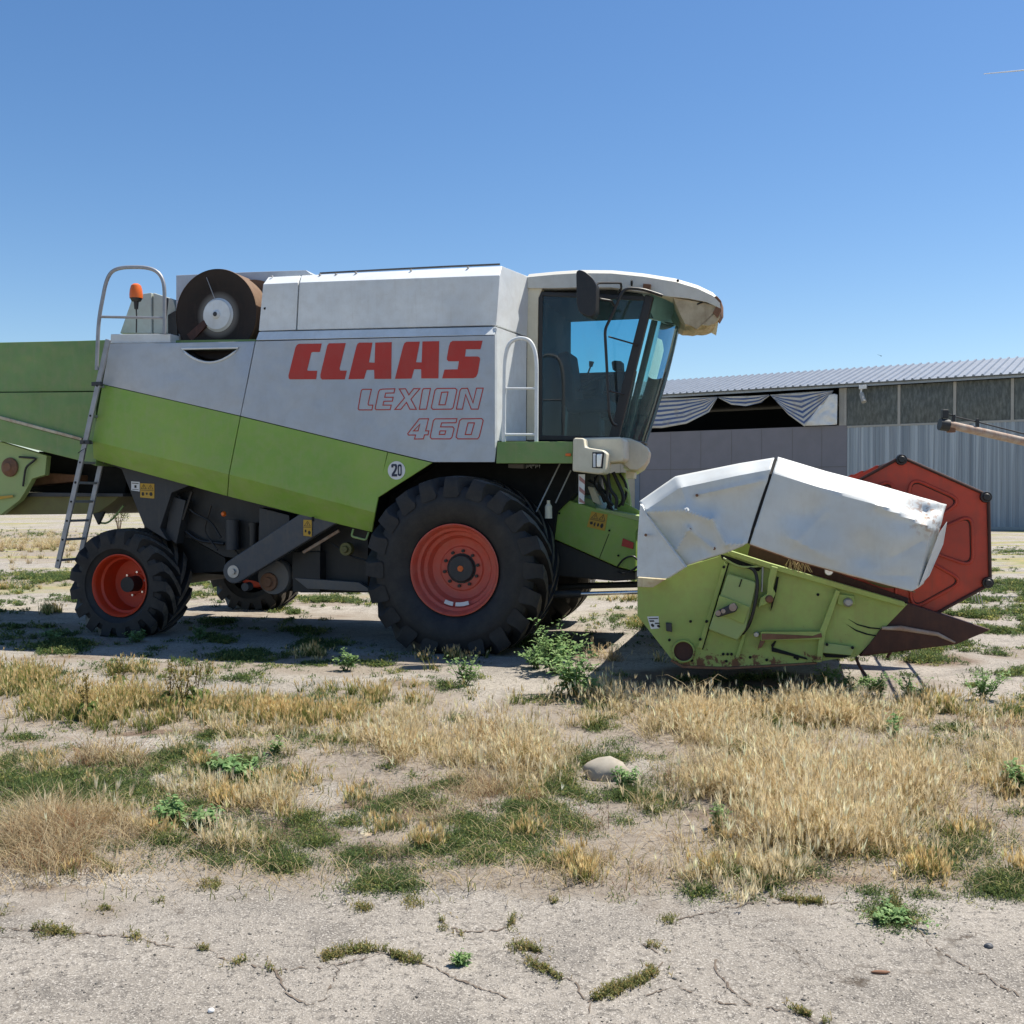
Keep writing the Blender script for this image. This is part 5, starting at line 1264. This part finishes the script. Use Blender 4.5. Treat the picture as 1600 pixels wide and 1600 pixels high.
# ------------------------------------------------------------------ plants
def leafmat(name,trans=.35,rough=.7):
    m,nt,b=nodes(name); at=N(nt,'ShaderNodeAttribute',attribute_name='Col'); nt.links.new(at.outputs['Color'],b.inputs['Base Color'])
    b.inputs['Roughness'].default_value=rough; b.inputs['Specular IOR Level'].default_value=.2
    tr=N(nt,'ShaderNodeBsdfTranslucent'); nt.links.new(at.outputs['Color'],tr.inputs[0])
    mx=N(nt,'ShaderNodeMixShader'); mx.inputs[0].default_value=trans; out=nt.nodes['Material Output']
    nt.links.new(b.outputs[0],mx.inputs[1]); nt.links.new(tr.outputs[0],mx.inputs[2]); nt.links.new(mx.outputs[0],out.inputs[0]); MATS[name]=m
leafmat('blade'); 
class TB:
    """collects triangles as numpy arrays"""
    def __init__(s): s.V=[]; s.T=[]; s.C=[]; s.n=0
    def add(s,V,T,C):
        V=np.asarray(V,dtype=np.float32).reshape(-1,3); s.V.append(V); s.T.append(np.asarray(T).reshape(-1,3)+s.n); s.C.append(np.asarray(C,dtype=np.float32).reshape(-1,3)); s.n+=len(V)
    def build(s,name,mat='blade',parent=None):
        V=np.concatenate(s.V); T=np.concatenate(s.T).astype(np.int32); C=np.concatenate(s.C)
        me=bpy.data.meshes.new(name); me.vertices.add(len(V)); me.vertices.foreach_set('co',V.ravel())
        me.loops.add(len(T)*3); me.loops.foreach_set('vertex_index',T.ravel()); me.polygons.add(len(T))
        me.polygons.foreach_set('loop_start',(np.arange(len(T))*3).astype(np.int32)); me.polygons.foreach_set('loop_total',np.full(len(T),3,dtype=np.int32)); me.update(calc_edges=True)
        a=me.color_attributes.new('Col','FLOAT_COLOR','POINT'); a.data.foreach_set('color',np.concatenate([C,np.ones((len(C),1),dtype=np.float32)],1).ravel())
        return link(name,me,mat,parent)
def blades(tb,base,h,lean,az,w,c0,c1,bend=1.0,face=None):
    """curved tapering blades: 4 stations"""
    n=len(h); ts=np.array([0,.35,.7,1.0]); ws=np.array([1,.9,.6,0.0])
    d=np.stack([np.cos(az),np.sin(az)],-1)
    fa=nrg.uniform(0,PI,n) if face is None else face; sd=np.stack([np.cos(fa),np.sin(fa),np.zeros(n)],-1)
    vs=[];cs=[]
    for k,t in enumerate(ts):
        off=lean*h*(t**(1+bend)); z=h*t*np.sqrt(np.clip(1-(lean*t*.75)**2,.1,1))
        p=base+np.concatenate([d*off[:,None],z[:,None]],1)
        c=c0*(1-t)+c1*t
        if k<3: vs+= [p-sd*(w*ws[k]/2)[:,None],p+sd*(w*ws[k]/2)[:,None]]; cs+=[c,c]
        else: vs.append(p); cs.append(c)
    V=np.stack(vs,1); C=np.stack(cs,1); b=np.arange(n)[:,None]*7
    T=np.concatenate([b+np.array([t]) for t in ((0,1,3),(0,3,2),(2,3,5),(2,5,4),(4,5,6))],1)
    tb.add(V,T,C); return V[:,6]
def heads(tb,tip,az,L_,c):
    """bristly grass ears: fans of thin awns"""
    n=len(L_)
    for k in range(6):
        a=az+nrg.normal(0,.55,n); sp_=nrg.uniform(.05,.55,n)*(1 if k else .1); st=nrg.uniform(0,.35,n)*L_
        d=np.stack([np.cos(a)*sp_,np.sin(a)*sp_,np.ones(n)*nrg.uniform(.75,1,n)],-1); d/=np.linalg.norm(d,axis=1)[:,None]
        fa=nrg.uniform(0,PI,n); sd=np.stack([np.cos(fa),np.sin(fa),np.zeros(n)],-1)
        b0=tip-np.stack([np.zeros(n),np.zeros(n),L_*.45-st],-1); e=b0+d*(L_*nrg.uniform(.7,1.1,n))[:,None]; w=(.0034 if k<2 else .0022)
        m_=b0+d*(L_*.3)[:,None]
        V=np.stack([b0,m_-sd*w,m_+sd*w,e],1); i=np.arange(n)[:,None]*4
        tb.add(V,np.concatenate([i+np.array([[0,1,2]]),i+np.array([[1,3,2]])],1),np.stack([c*.8,c,c,c*1.12],1))
def leaves(tb,base,size,c,updir=.5,droop=0):
    n=len(size); az=nrg.uniform(0,2*PI,n); el=nrg.uniform(0,1,n)*updir
    d=np.stack([np.cos(az)*np.cos(el),np.sin(az)*np.cos(el),np.sin(el)],-1); s_=np.stack([-np.sin(az),np.cos(az),nrg.uniform(-.4,.4,n)],-1)
    w=size*nrg.uniform(.14,.26,n); m_=base+d*(size*.5)[:,None]+np.stack([0*w,0*w,size*.08],-1); e=base+d*size[:,None]-np.stack([0*w,0*w,size*droop],-1)
    V=np.stack([base,m_-s_*w[:,None],m_+s_*w[:,None],e],1); i=np.arange(n)[:,None]*4
    tb.add(V,np.concatenate([i+np.array([[0,1,2]]),i+np.array([[1,3,2]])],1),np.stack([c*.85,c,c,c*1.1],1))
def scatter(z,mult=1):
    k,cx,cy,rx,ry,n,h0,h1=z; n=n*(4 if cy<925 else 2 if cy<1010 else 1); n=int(n*mult*(.62 if k=='B' else .95 if k=='O' else 1.0 if k=='T' else 1.15)); h0*=(.82 if k in 'BO' else 1); h1*=(.92 if k in 'BO' else 1); per={'B':20,'O':14,'T':14,'G':10}[k]; nt_=max(4,int(n/per*1.7))
    r=np.minimum(np.abs(nrg.normal(0,.62,nt_)),1.7); a=nrg.uniform(0,2*PI,nt_)
    px=cx+r*rx*np.cos(a); py=np.maximum(cy+r*ry*np.sin(a),797); X,Y=px_ground(px,py)
    nz=fbm(X*1.9,Y*1.9,21+ord(k)); nz2=fbm(X*7,Y*7,5+ord(k))
    dens=np.clip((nz*.6+nz2*.4-(.435 if k in 'BOT' else .45))*8,0,1); keep=nrg.uniform(0,1,nt_)<dens
    for ex in EXCL:
        if k!='G' or ex[3]>20: keep&=~((((px-ex[0])/ex[2])**2+((py-ex[1])/ex[3])**2<1)&(nrg.uniform(0,1,nt_)<.93))
    X,Y,r=X[keep],Y[keep],r[keep]
    hs=nrg.uniform(.55,1.15,len(X))*(1.1-.30*r); rad={'B':.042,'O':.035,'T':.05,'G':.05}[k]
    cnt=nrg.poisson(per,len(X)); id_=np.repeat(np.arange(len(X)),cnt); m=len(id_)
    ao=nrg.uniform(0,2*PI,m); ro=np.abs(nrg.normal(0,rad,m)); bx_=X[id_]+np.cos(ao)*ro; by_=Y[id_]+np.sin(ao)*ro
    h=(h0+(h1-h0)*np.clip(nrg.normal(.45,.3,m),-.3,1.1))*hs[id_]
    return np.stack([bx_,by_,gz(bx_,by_)-.004],-1),np.maximum(h,.012),ao,nrg.uniform(0,1,len(X))[id_]
def colr(n,a,b,var=.12):
    t=nrg.uniform(0,1,n)[:,None]; c=np.array(a)*(1-t)+np.array(b)*t
    return np.clip(c*(1+nrg.normal(0,var,(n,1))),.005,.9)
straw_a,straw_b=(.50,.37,.17),(.66,.53,.29); ol_a,ol_b=(.15,.20,.05),(.38,.36,.12); gr_a,gr_b=(.055,.100,.032),(.15,.205,.070)
red_a,red_b=(.28,.13,.07),(.42,.24,.12)
tbB,tbO,tbG,tbT=TB(),TB(),TB(),TB()
# thin growth all over the weedy strip and in the joints of the far yard
for (x0_,x1_,y0_,y1_,cnt_,k_,hh) in ((-150,1750,1060,1400,60,'G',(.015,.06)),(-150,1750,1090,1390,34,'T',(.03,.12)),(-150,1750,1090,1360,12,'B',(.08,.16)),(-150,1750,850,1075,90,'G',(.03,.10)),(-150,1750,1075,1380,40,'O',(.04,.12)),(-100,650,1150,1400,60,'G',(.02,.08)),(300,1250,1180,1400,80,'G',(.02,.07)),(850,1600,1100,1380,40,'G',(.03,.12)),(1100,1700,880,1060,50,'G',(.04,.12)),(-100,1750,840,1060,14,'O',(.06,.16))):
    for i in range(int(cnt_*1.5)): Z.append((k_,rng.uniform(x0_,x1_),rng.uniform(y0_,y1_),rng.uniform(15,75),rng.uniform(4,13)*(.5 if y1_<1061 else 1),rng.randint(60,330),hh[0],hh[1]))
straw_a,straw_b=(.62,.45,.20),(.92,.76,.43)
leafmat('blade',.45)
for z in Z:
    base,h,ao,tv=scatter(z); n=len(h)
    if n<3: continue
    dist=np.hypot(base[:,0],base[:,1]); wf=np.clip(dist/7,.7,2.2)
    wind=ao+nrg.normal(0,.6,n); green_t=tv[:,None]<.25
    if z[0]=='B':
        c=colr(n,straw_a,straw_b,.14); c=np.where(green_t,colr(n,ol_a,ol_b),c); c=np.where(tv[:,None]>.86,c*[.72,.58,.50],c)
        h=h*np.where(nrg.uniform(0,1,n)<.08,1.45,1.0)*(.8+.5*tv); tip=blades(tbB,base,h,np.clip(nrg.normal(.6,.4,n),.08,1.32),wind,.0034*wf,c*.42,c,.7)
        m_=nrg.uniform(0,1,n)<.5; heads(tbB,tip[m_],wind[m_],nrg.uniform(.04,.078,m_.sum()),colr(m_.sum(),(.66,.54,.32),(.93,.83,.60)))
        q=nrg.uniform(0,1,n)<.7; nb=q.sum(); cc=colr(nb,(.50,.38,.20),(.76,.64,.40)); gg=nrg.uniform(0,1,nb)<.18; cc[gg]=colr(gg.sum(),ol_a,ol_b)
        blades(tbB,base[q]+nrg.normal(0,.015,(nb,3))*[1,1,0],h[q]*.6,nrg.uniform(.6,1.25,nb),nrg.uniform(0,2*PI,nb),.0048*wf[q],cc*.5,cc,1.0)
        q=nrg.uniform(0,1,n)<.55; nb=q.sum(); cc=colr(nb,(.50,.36,.19),(.90,.76,.48),.2); b3=base[q]+nrg.normal(0,.05,(nb,3))*[1,1,0]; b3[:,2]+=np.abs(nrg.normal(0,.35,nb))*h[q]
        blades(tbB,b3,h[q]*nrg.uniform(.5,1.1,nb),nrg.uniform(1.15,1.33,nb),nrg.uniform(0,2*PI,nb),.0038*wf[q],cc,cc*.85,.25)
    elif z[0]=='O':
        c=colr(n,ol_a,ol_b); g=(tv<.27); c[g]=colr(g.sum(),straw_a,straw_b)
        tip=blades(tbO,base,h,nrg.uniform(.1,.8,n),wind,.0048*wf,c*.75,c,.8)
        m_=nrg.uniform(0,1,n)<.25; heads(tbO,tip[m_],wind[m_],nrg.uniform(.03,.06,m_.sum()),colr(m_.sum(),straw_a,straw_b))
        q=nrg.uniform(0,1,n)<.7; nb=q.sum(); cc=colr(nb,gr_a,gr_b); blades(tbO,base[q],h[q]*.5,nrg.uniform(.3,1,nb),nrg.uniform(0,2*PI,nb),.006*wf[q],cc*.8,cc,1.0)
    elif z[0]=='T':
        c=colr(n,(.48,.36,.20),(.84,.71,.46)); g=tv<.2; c[g]=colr(g.sum(),red_a,red_b)
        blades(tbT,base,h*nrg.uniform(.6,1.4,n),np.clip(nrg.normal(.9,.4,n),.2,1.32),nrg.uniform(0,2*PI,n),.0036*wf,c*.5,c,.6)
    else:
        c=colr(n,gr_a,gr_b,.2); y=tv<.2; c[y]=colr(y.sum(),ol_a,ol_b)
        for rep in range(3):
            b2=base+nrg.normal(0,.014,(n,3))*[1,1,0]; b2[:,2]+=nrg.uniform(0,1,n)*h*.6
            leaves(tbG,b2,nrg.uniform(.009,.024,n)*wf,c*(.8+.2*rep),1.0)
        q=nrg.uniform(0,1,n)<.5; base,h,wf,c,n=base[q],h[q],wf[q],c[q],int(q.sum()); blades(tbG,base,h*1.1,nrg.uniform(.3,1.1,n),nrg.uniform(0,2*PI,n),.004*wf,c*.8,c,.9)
# growth along the cracks
for L_ in STR:
    for (a,b) in zip(L_,L_[1:]):
        d=math.dist(a,b); n=int(5*d)+14; t=nrg.uniform(0,1,n); sp_=.4+1.3*vnoise(t*d/14+a[0],t*0+a[1],3); px=a[0]+(b[0]-a[0])*t+nrg.normal(0,6,n)*sp_; py=a[1]+(b[1]-a[1])*t+nrg.normal(0,4,n)*sp_
        X,Y=px_ground(px,py); keep=(fbm(X*11,Y*11,77)>.47); X,Y=X[keep],Y[keep]; n=len(X)
        if n<3: continue
        base=np.stack([X,Y,gz(X,Y)-.002],-1); c=colr(n,(.11,.14,.04),(.24,.24,.09),.25); yb=nrg.uniform(0,1,n)<.35; c[yb]=colr(yb.sum(),(.30,.22,.08),(.4,.33,.13))
        for rep in range(2):
            b2=base.copy(); b2[:,2]+=nrg.uniform(0,.018,n); leaves(tbG,b2,nrg.uniform(.006,.015,n),c,1.0)
        blades(tbG,base,nrg.uniform(.01,.035,n),nrg.uniform(.3,1,n),nrg.uniform(0,2*PI,n),np.full(n,.003),c*.8,c)
# fallen straw and sparse sprigs over the dusty strip
n=9000; px=nrg.uniform(-150,1750,n); py=1085+nrg.uniform(0,1,n)**.9*310; X,Y=px_ground(px,py); k=fbm(X*1.7,Y*1.7,55)>.44; X,Y=X[k],Y[k]; n=len(X)
c=colr(n,(.40,.30,.17),(.62,.50,.30)); blades(tbT,np.stack([X,Y,gz(X,Y)+.003],-1),nrg.uniform(.03,.12,n),nrg.uniform(1.2,1.3,n),nrg.uniform(0,2*PI,n),np.full(n,.003),c,c,.2)
n=3500; px=nrg.uniform(-150,1750,n); py=1060+nrg.uniform(0,1,n)*350; X,Y=px_ground(px,py); k=fbm(X*3,Y*3,155)>.5; X,Y=X[k],Y[k]; n=len(X)
c=colr(n,ol_a,ol_b); blades(tbG,np.stack([X,Y,gz(X,Y)-.003],-1),nrg.uniform(.02,.08,n),nrg.uniform(.3,1,n),nrg.uniform(0,2*PI,n),np.full(n,.004),c*.8,c)
tag(tbB.build('dry_grass'),'dry straw-coloured wild barley with bristly ears on the yard','dry grass',kind='stuff')
tag(tbO.build('tall_grass'),'half-dried olive green tall grass in front of the harvester','grass',kind='stuff')
tag(tbT.build('fallen_straw'),'tangled and fallen dry stalks on the dusty ground','straw',kind='stuff')
tag(tbG.build('green_ground_cover'),'low green creeping weeds and short grass in patches and cracks','ground cover',kind='stuff')
# crack lines in the concrete
mb=MB()
CR=STR[:7]+[[(0,1452),(110,1458),(205,1466),(255,1479),(320,1484),(372,1507),(430,1516),(450,1556),(485,1572),(510,1560),(530,1515),(505,1497)],[(430,1516),(505,1512),(600,1490)],[(660,1505),(690,1520),(740,1540),(800,1560)],[(1050,1440),(1090,1430),(1180,1410),(1290,1412),(1375,1408)],[(1432,1452),(1450,1475),(1475,1490),(1600,1560)],[(1010,1560),(1060,1545),(1120,1570),(1180,1575),(1262,1592),(1330,1640)],[(1110,1500),(1140,1550),(1180,1575)],[(900,1536),(918,1572),(925,1610)]]
for L_ in CR:
    pts=[]
    for a,b in zip(L_,L_[1:]):
        k=max(2,int(math.dist(a,b)/5))
        for i in range(k): t=i/k; pts.append((a[0]+(b[0]-a[0])*t+rng.gauss(0,2.2),a[1]+(b[1]-a[1])*t+rng.gauss(0,1.4)))
    g=[px_ground(x,y) for x,y in pts]; vs=[];
    for i,(x,y) in enumerate(g):
        a=g[max(0,i-1)]; b=g[min(len(g)-1,i+1)]; dx,dy=b[0]-a[0],b[1]-a[1]; l=math.hypot(dx,dy)+1e-6; w=rng.choice([.001,.0018,.003,.0045])*rng.uniform(.6,1.4); zz=float(gz(np.array([x]),np.array([y]))[0])+.003
        vs+= [(x-dy/l*w,y+dx/l*w,zz),(x+dy/l*w,y-dx/l*w,zz)]
    mb.add(vs,[(2*i,2*i+1,2*i+3,2*i+2) for i in range(len(g)-1) if rng.random()>.12])
paint('crack_dirt',(.13,.10,.075),.95,amt=.2,wave=0,streak=False)
tag(mb.build('pavement_cracks','crack_dirt'),'thin dark cracks in the concrete','cracks',kind='structure')
# pebbles and grit
tb=TB(); n=6500; py=1110+nrg.uniform(0,1,n)**.7*520; px=nrg.uniform(-250,1850,n); X,Y=px_ground(px,py); Zg=gz(X,Y); sz=np.clip(nrg.lognormal(-6.1,.45,n),.0012,.010)
oc=np.array([(1,0,0),(0,1,0),(-1,0,0),(0,-1,0),(0,0,.7),(0,0,-.5)])
V=oc[None]*sz[:,None,None]*(1+nrg.uniform(-.35,.35,(n,6,1))); V=V+np.stack([X,Y,Zg+sz*.2],-1)[:,None]
i=np.arange(n)[:,None]*6; T=np.concatenate([i+np.array([t]) for t in ((0,1,4),(1,2,4),(2,3,4),(3,0,4),(1,0,5),(2,1,5),(3,2,5),(0,3,5))],1)
c=colr(n,(.20,.185,.165),(.46,.43,.38)); tb.add(V,T,np.repeat(c[:,None],6,1)); tag(tb.build('gravel'),'loose grit and small pebbles on the concrete','gravel',kind='stuff')
# stones
def stone(px,py,sx,sy,sz,label,mat='stone',rz=0):
    bm=bmesh.new(); bmesh.ops.create_icosphere(bm,subdivisions=3,radius=1)
    for v in bm.verts:
        k=1+.20*noise.noise(v.co*1.1+Vector((px*.37,0,2)))+.07*noise.noise(v.co*3.0); v.co=Vector((v.co.x*sx,v.co.y*sy,max(v.co.z,-.5)*sz))*k
    me=bpy.data.meshes.new('stone'); bm.to_mesh(me); bm.free(); o=link('stone',me,mat,None,True); x,y=px_ground(px,py); o.location=(x,y,sz*.35); o.rotation_euler.z=rz; tag(o,label,'stone')
stone(950,1216,.135,.09,.085,'pale rounded rock lying in the grass in front of the harvester, the biggest stone',rz=-.15)
stone(573,1303,.035,.05,.010,'small flat cream flake lying on the soil at the left of centre',mat='scuffed_tan',rz=.3)
stone(330,1580,.010,.01,.007,'tiny white pebble on the concrete near the bottom edge',mat='decal_white')
stone(1545,1480,.016,.013,.010,'small dark pebble on bare concrete at the lower right',mat='guard_grey')
stone(1376,1520,.032,.008,.006,'flat brown chip lying on bare concrete at the lower right',mat='rust')
# ------------------------------------------------------------------ single weeds
def weed(px,py,h,spread,nst,lsize,label,ca=(.13,.25,.09),cb=(.34,.47,.20),kind='leafy',name='weed',dens=26,stalk=None,group=None):
    x,y=px_ground(px,py); o=empty(name,(x,y,float(gz(np.array([x]),np.array([y]))[0]))); tag(o,label,'weed',group)
    ts=TB(); tl=TB()
    for k in range(nst):
        az=rng.uniform(0,2*PI); ln=rng.uniform(.1,1.35)*spread; hh=h*rng.uniform(.65,1.08)*(1-.3*ln/max(spread,.01)*.5)
        b=np.array([[rng.gauss(0,spread*.12),rng.gauss(0,spread*.12),0]]); st=[]
        m_=10
        P0=b[0]; P1=P0+np.array([math.cos(az)*ln,math.sin(az)*ln,hh]); mid=(P0+P1)/2+np.array([0,0,hh*.15])
        tt=np.linspace(0,1,m_)[:,None]; C_=P0*(1-tt)**2+mid*2*tt*(1-tt)+P1*tt**2
        sc_=np.array(stalk if stalk else (.14,.18,.06))
        for q in (np.array([1,0,0]),np.array([0,1,0])):
            w=.004*(1-tt*.7); V=np.stack([C_-q*w,C_+q*w],1).reshape(-1,3); T=[]
            for i in range(m_-1): T+= [(2*i,2*i+1,2*i+3),(2*i,2*i+3,2*i+2)]
            ts.add(V,T,np.repeat(sc_[None],len(V),0))
        n=int(dens*1.25*rng.uniform(.7,1.3)); t=nrg.uniform(.12 if kind=='leafy' else .25,1,n); idx=t[:,None]; B=P0*(1-idx)**2+mid*2*idx*(1-idx)+P1*idx**2
        if kind=='leafy':
            c=colr(n,ca,cb,.15); leaves(tl,B+nrg.normal(0,lsize*.25,(n,3)),lsize*1.35*(1.15-.5*t)*nrg.uniform(.6,1.2,n),c,.8,.2)
        elif kind=='dock':
            c=colr(n,ca,cb,.2); B=B+nrg.normal(0,.008,(n,3)); leaves(tl,B,lsize*nrg.uniform(.3,.7,n),c,1.2,.1)
            c=colr(5,(.08,.14,.03),(.16,.20,.06)); leaves(tl,np.repeat(C_[2:3],5,0),np.full(5,lsize*2.4),c,.7,.5)
    ts.build('stem','blade',o); tl.build('foliage','blade',o); return o
W=[(866,1050,.52,.28,15,.072,'big bushy pale green weed close in front of the front wheel'),
   (897,1090,.38,.30,16,.070,'wide light green weed nearer the camera, left of the header shadow'),
   (838,1044,.22,.16,12,.05,'low leafy weed touching the right foot of the front wheel'),
   (925,1098,.24,.12,7,.05,'weed at the left tip of the header shadow'),
   (724,1072,.26,.14,8,.045,'spindly green weed in front of the middle of the front wheel'),
   (541,1048,.20,.11,7,.045,'small upright weed in sunlit dust left of the front wheel'),
   (312,1000,.17,.08,6,.045,'upright weed in the shade between rear and front wheel'),
   (215,1003,.14,.12,8,.045,'low weed right under the rear wheel'),
   (80,1000,.15,.20,9,.04,'yellowish spreading weed left of the rear wheel'),
   (1535,1092,.30,.16,14,.04,'dense feathery green weed on the far right in front of the divider'),
   (1330,1085,.20,.16,9,.045,'low broad weed below the front end of the header'),
   (1372,1088,.20,.12,7,.045,'leafy weed second from the right beside the header shadow'),
   (1425,1094,.18,.16,9,.04,'spreading weed between the divider and the feathery weed'),
   (1292,1072,.20,.10,6,.045,'pale weed beside the front rib of the header'),
   (270,1297,.13,.08,7,.05,'small dark leafy weed on brown soil at the left'),
   (323,1299,.10,.08,5,.05,'smaller dark weed right of its leafy neighbour on brown soil'),
   (348,1214,.10,.18,8,.06,'broad-leaved flat weed on pale dust left of centre'),
   (975,1236,.14,.08,6,.04,'slim green weed right behind the pale rock'),
   (1592,1245,.16,.10,7,.05,'dark green weed at the right edge of the picture'),
   (1395,1440,.04,.16,12,.025,'flat creeping weed alone on the concrete at the lower right'),
   (433,1180,.10,.06,4,.035,'small weed at the edge of the olive grass'),
   (1120,1300,.14,.05,4,.03,'thin weed inside the dry barley'),
   (1395,1165,.22,.07,6,.04,'upright green weed amid the dry grass at the right'),
   (718,1508,.035,.03,5,.022,'tiny seedling growing from a crack in the foreground')]
for w in W: weed(*w,group='weeds on the yard')
for px,py,h,l in ((288,1118,.34,'tallest brown-seeded dock plant standing in the olive grass'),(306,1105,.30,'dock plant just right of the tallest one'),(270,1110,.28,'slanting dock plant just left of the tallest one'),(138,1128,.26,'dark brown dock plant at the left of the olive grass'),(186,1075,.20,'thin dock stalk between the dark dock plant and the tallest one')):
    weed(px,py,h*1.4,.09,4,.042,l,(.12,.10,.03),(.24,.19,.06),'dock','dock_plant',70,(.20,.14,.07),'dock plants in the olive grass')
# bush behind the rear wheel
bx=ground(186,838); b_=empty('bush',(bx.x,bx.y,0)); tag(b_,'dark leafy bush standing behind the rear wheel and ladder','bush')
tl=TB(); n=2600; r=nrg.uniform(0,1,(n,1))**.4; d=nrg.normal(0,1,(n,3)); d/=np.linalg.norm(d,axis=1)[:,None]; B=d*r*np.array([[.55,.5,.75]])+np.array([[0,0,1.25]]); nz=fbm(B[:,0]*4+9,B[:,2]*4+B[:,1]*3+9,4); B=B[nz>.45]
leaves(tl,B,nrg.uniform(.05,.11,len(B)),colr(len(B),(.05,.09,.02),(.20,.24,.10),.2),1.2,.2); tl.build('crown','blade',b_)
ts=MB()
for k in range(9):
    a=k*.7; ts.tube([(0,0,0),(.1*math.cos(a),.1*math.sin(a),.6),(.4*math.cos(a),.35*math.sin(a),1.3)],[.018,.014,.005],6)
ts.build('trunk','rust',b_)
# bird and vapour trail
d=ray(1377,556); p=CP+d*60; bd=MB(); 
bd.add([(-.28,0,.10),(0,-.05,.0),(0,.06,0),(.28,0,.12),(0,0,-.04),(.0,.16,.01),(0,-.14,.01)],[(0,1,2),(1,3,2),(4,1,2),(5,2,4),(6,4,1)])
o=bd.build('bird','bird'); o.location=p; tag(o,'tiny dark bird flying above the hall roof','bird')
m,nt,b=nodes('vapour'); b.inputs['Base Color'].default_value=(.8,.8,.8,1); b.inputs['Roughness'].default_value=1; MATS['vapour']=m
d0=ray(1537,115.5); d1=ray(1640,106); a=CP+d0*3500; b=CP+d1*3500
o=MB().cyl(a,b,1.2,3.0,10).build('vapour_trail','vapour'); tag(o,'thin white vapour trail in the upper right of the sky','vapour trail',kind='stuff')
# ================================================================== LIGHT
SUN=Vector((.62,.27,1.38)).normalized(); el=math.asin(SUN.z); azm=math.atan2(SUN.x,SUN.y)
sd=bpy.data.lights.new('sun','SUN'); sd.energy=5.2; sd.angle=math.radians(.53); sd.color=(1,.935,.83)
so=bpy.data.objects.new('sun',sd); COL.objects.link(so); so.rotation_euler=SUN.to_track_quat('Z','Y').to_euler()
wd=bpy.data.worlds.new('World'); S.world=wd; wd.use_nodes=True; nt=wd.node_tree; bg=nt.nodes['Background']
sk=nt.nodes.new('ShaderNodeTexSky'); sk.sky_type='NISHITA'; sk.sun_disc=False; sk.sun_elevation=el; sk.sun_rotation=azm; sk.air_density=1.0; sk.dust_density=.35; sk.ozone_density=1.6; sk.altitude=100
hs=nt.nodes.new('ShaderNodeHueSaturation'); hs.inputs['Saturation'].default_value=1.24; hs.inputs['Hue'].default_value=.503; nt.links.new(sk.outputs[0],hs.inputs['Color']); nt.links.new(hs.outputs[0],bg.inputs[0]); bg.inputs[1].default_value=.10
S.view_settings.view_transform='Standard'; S.view_settings.look='None'; S.view_settings.gamma=1; S.view_settings.exposure=0.5
S.render.engine='CYCLES'
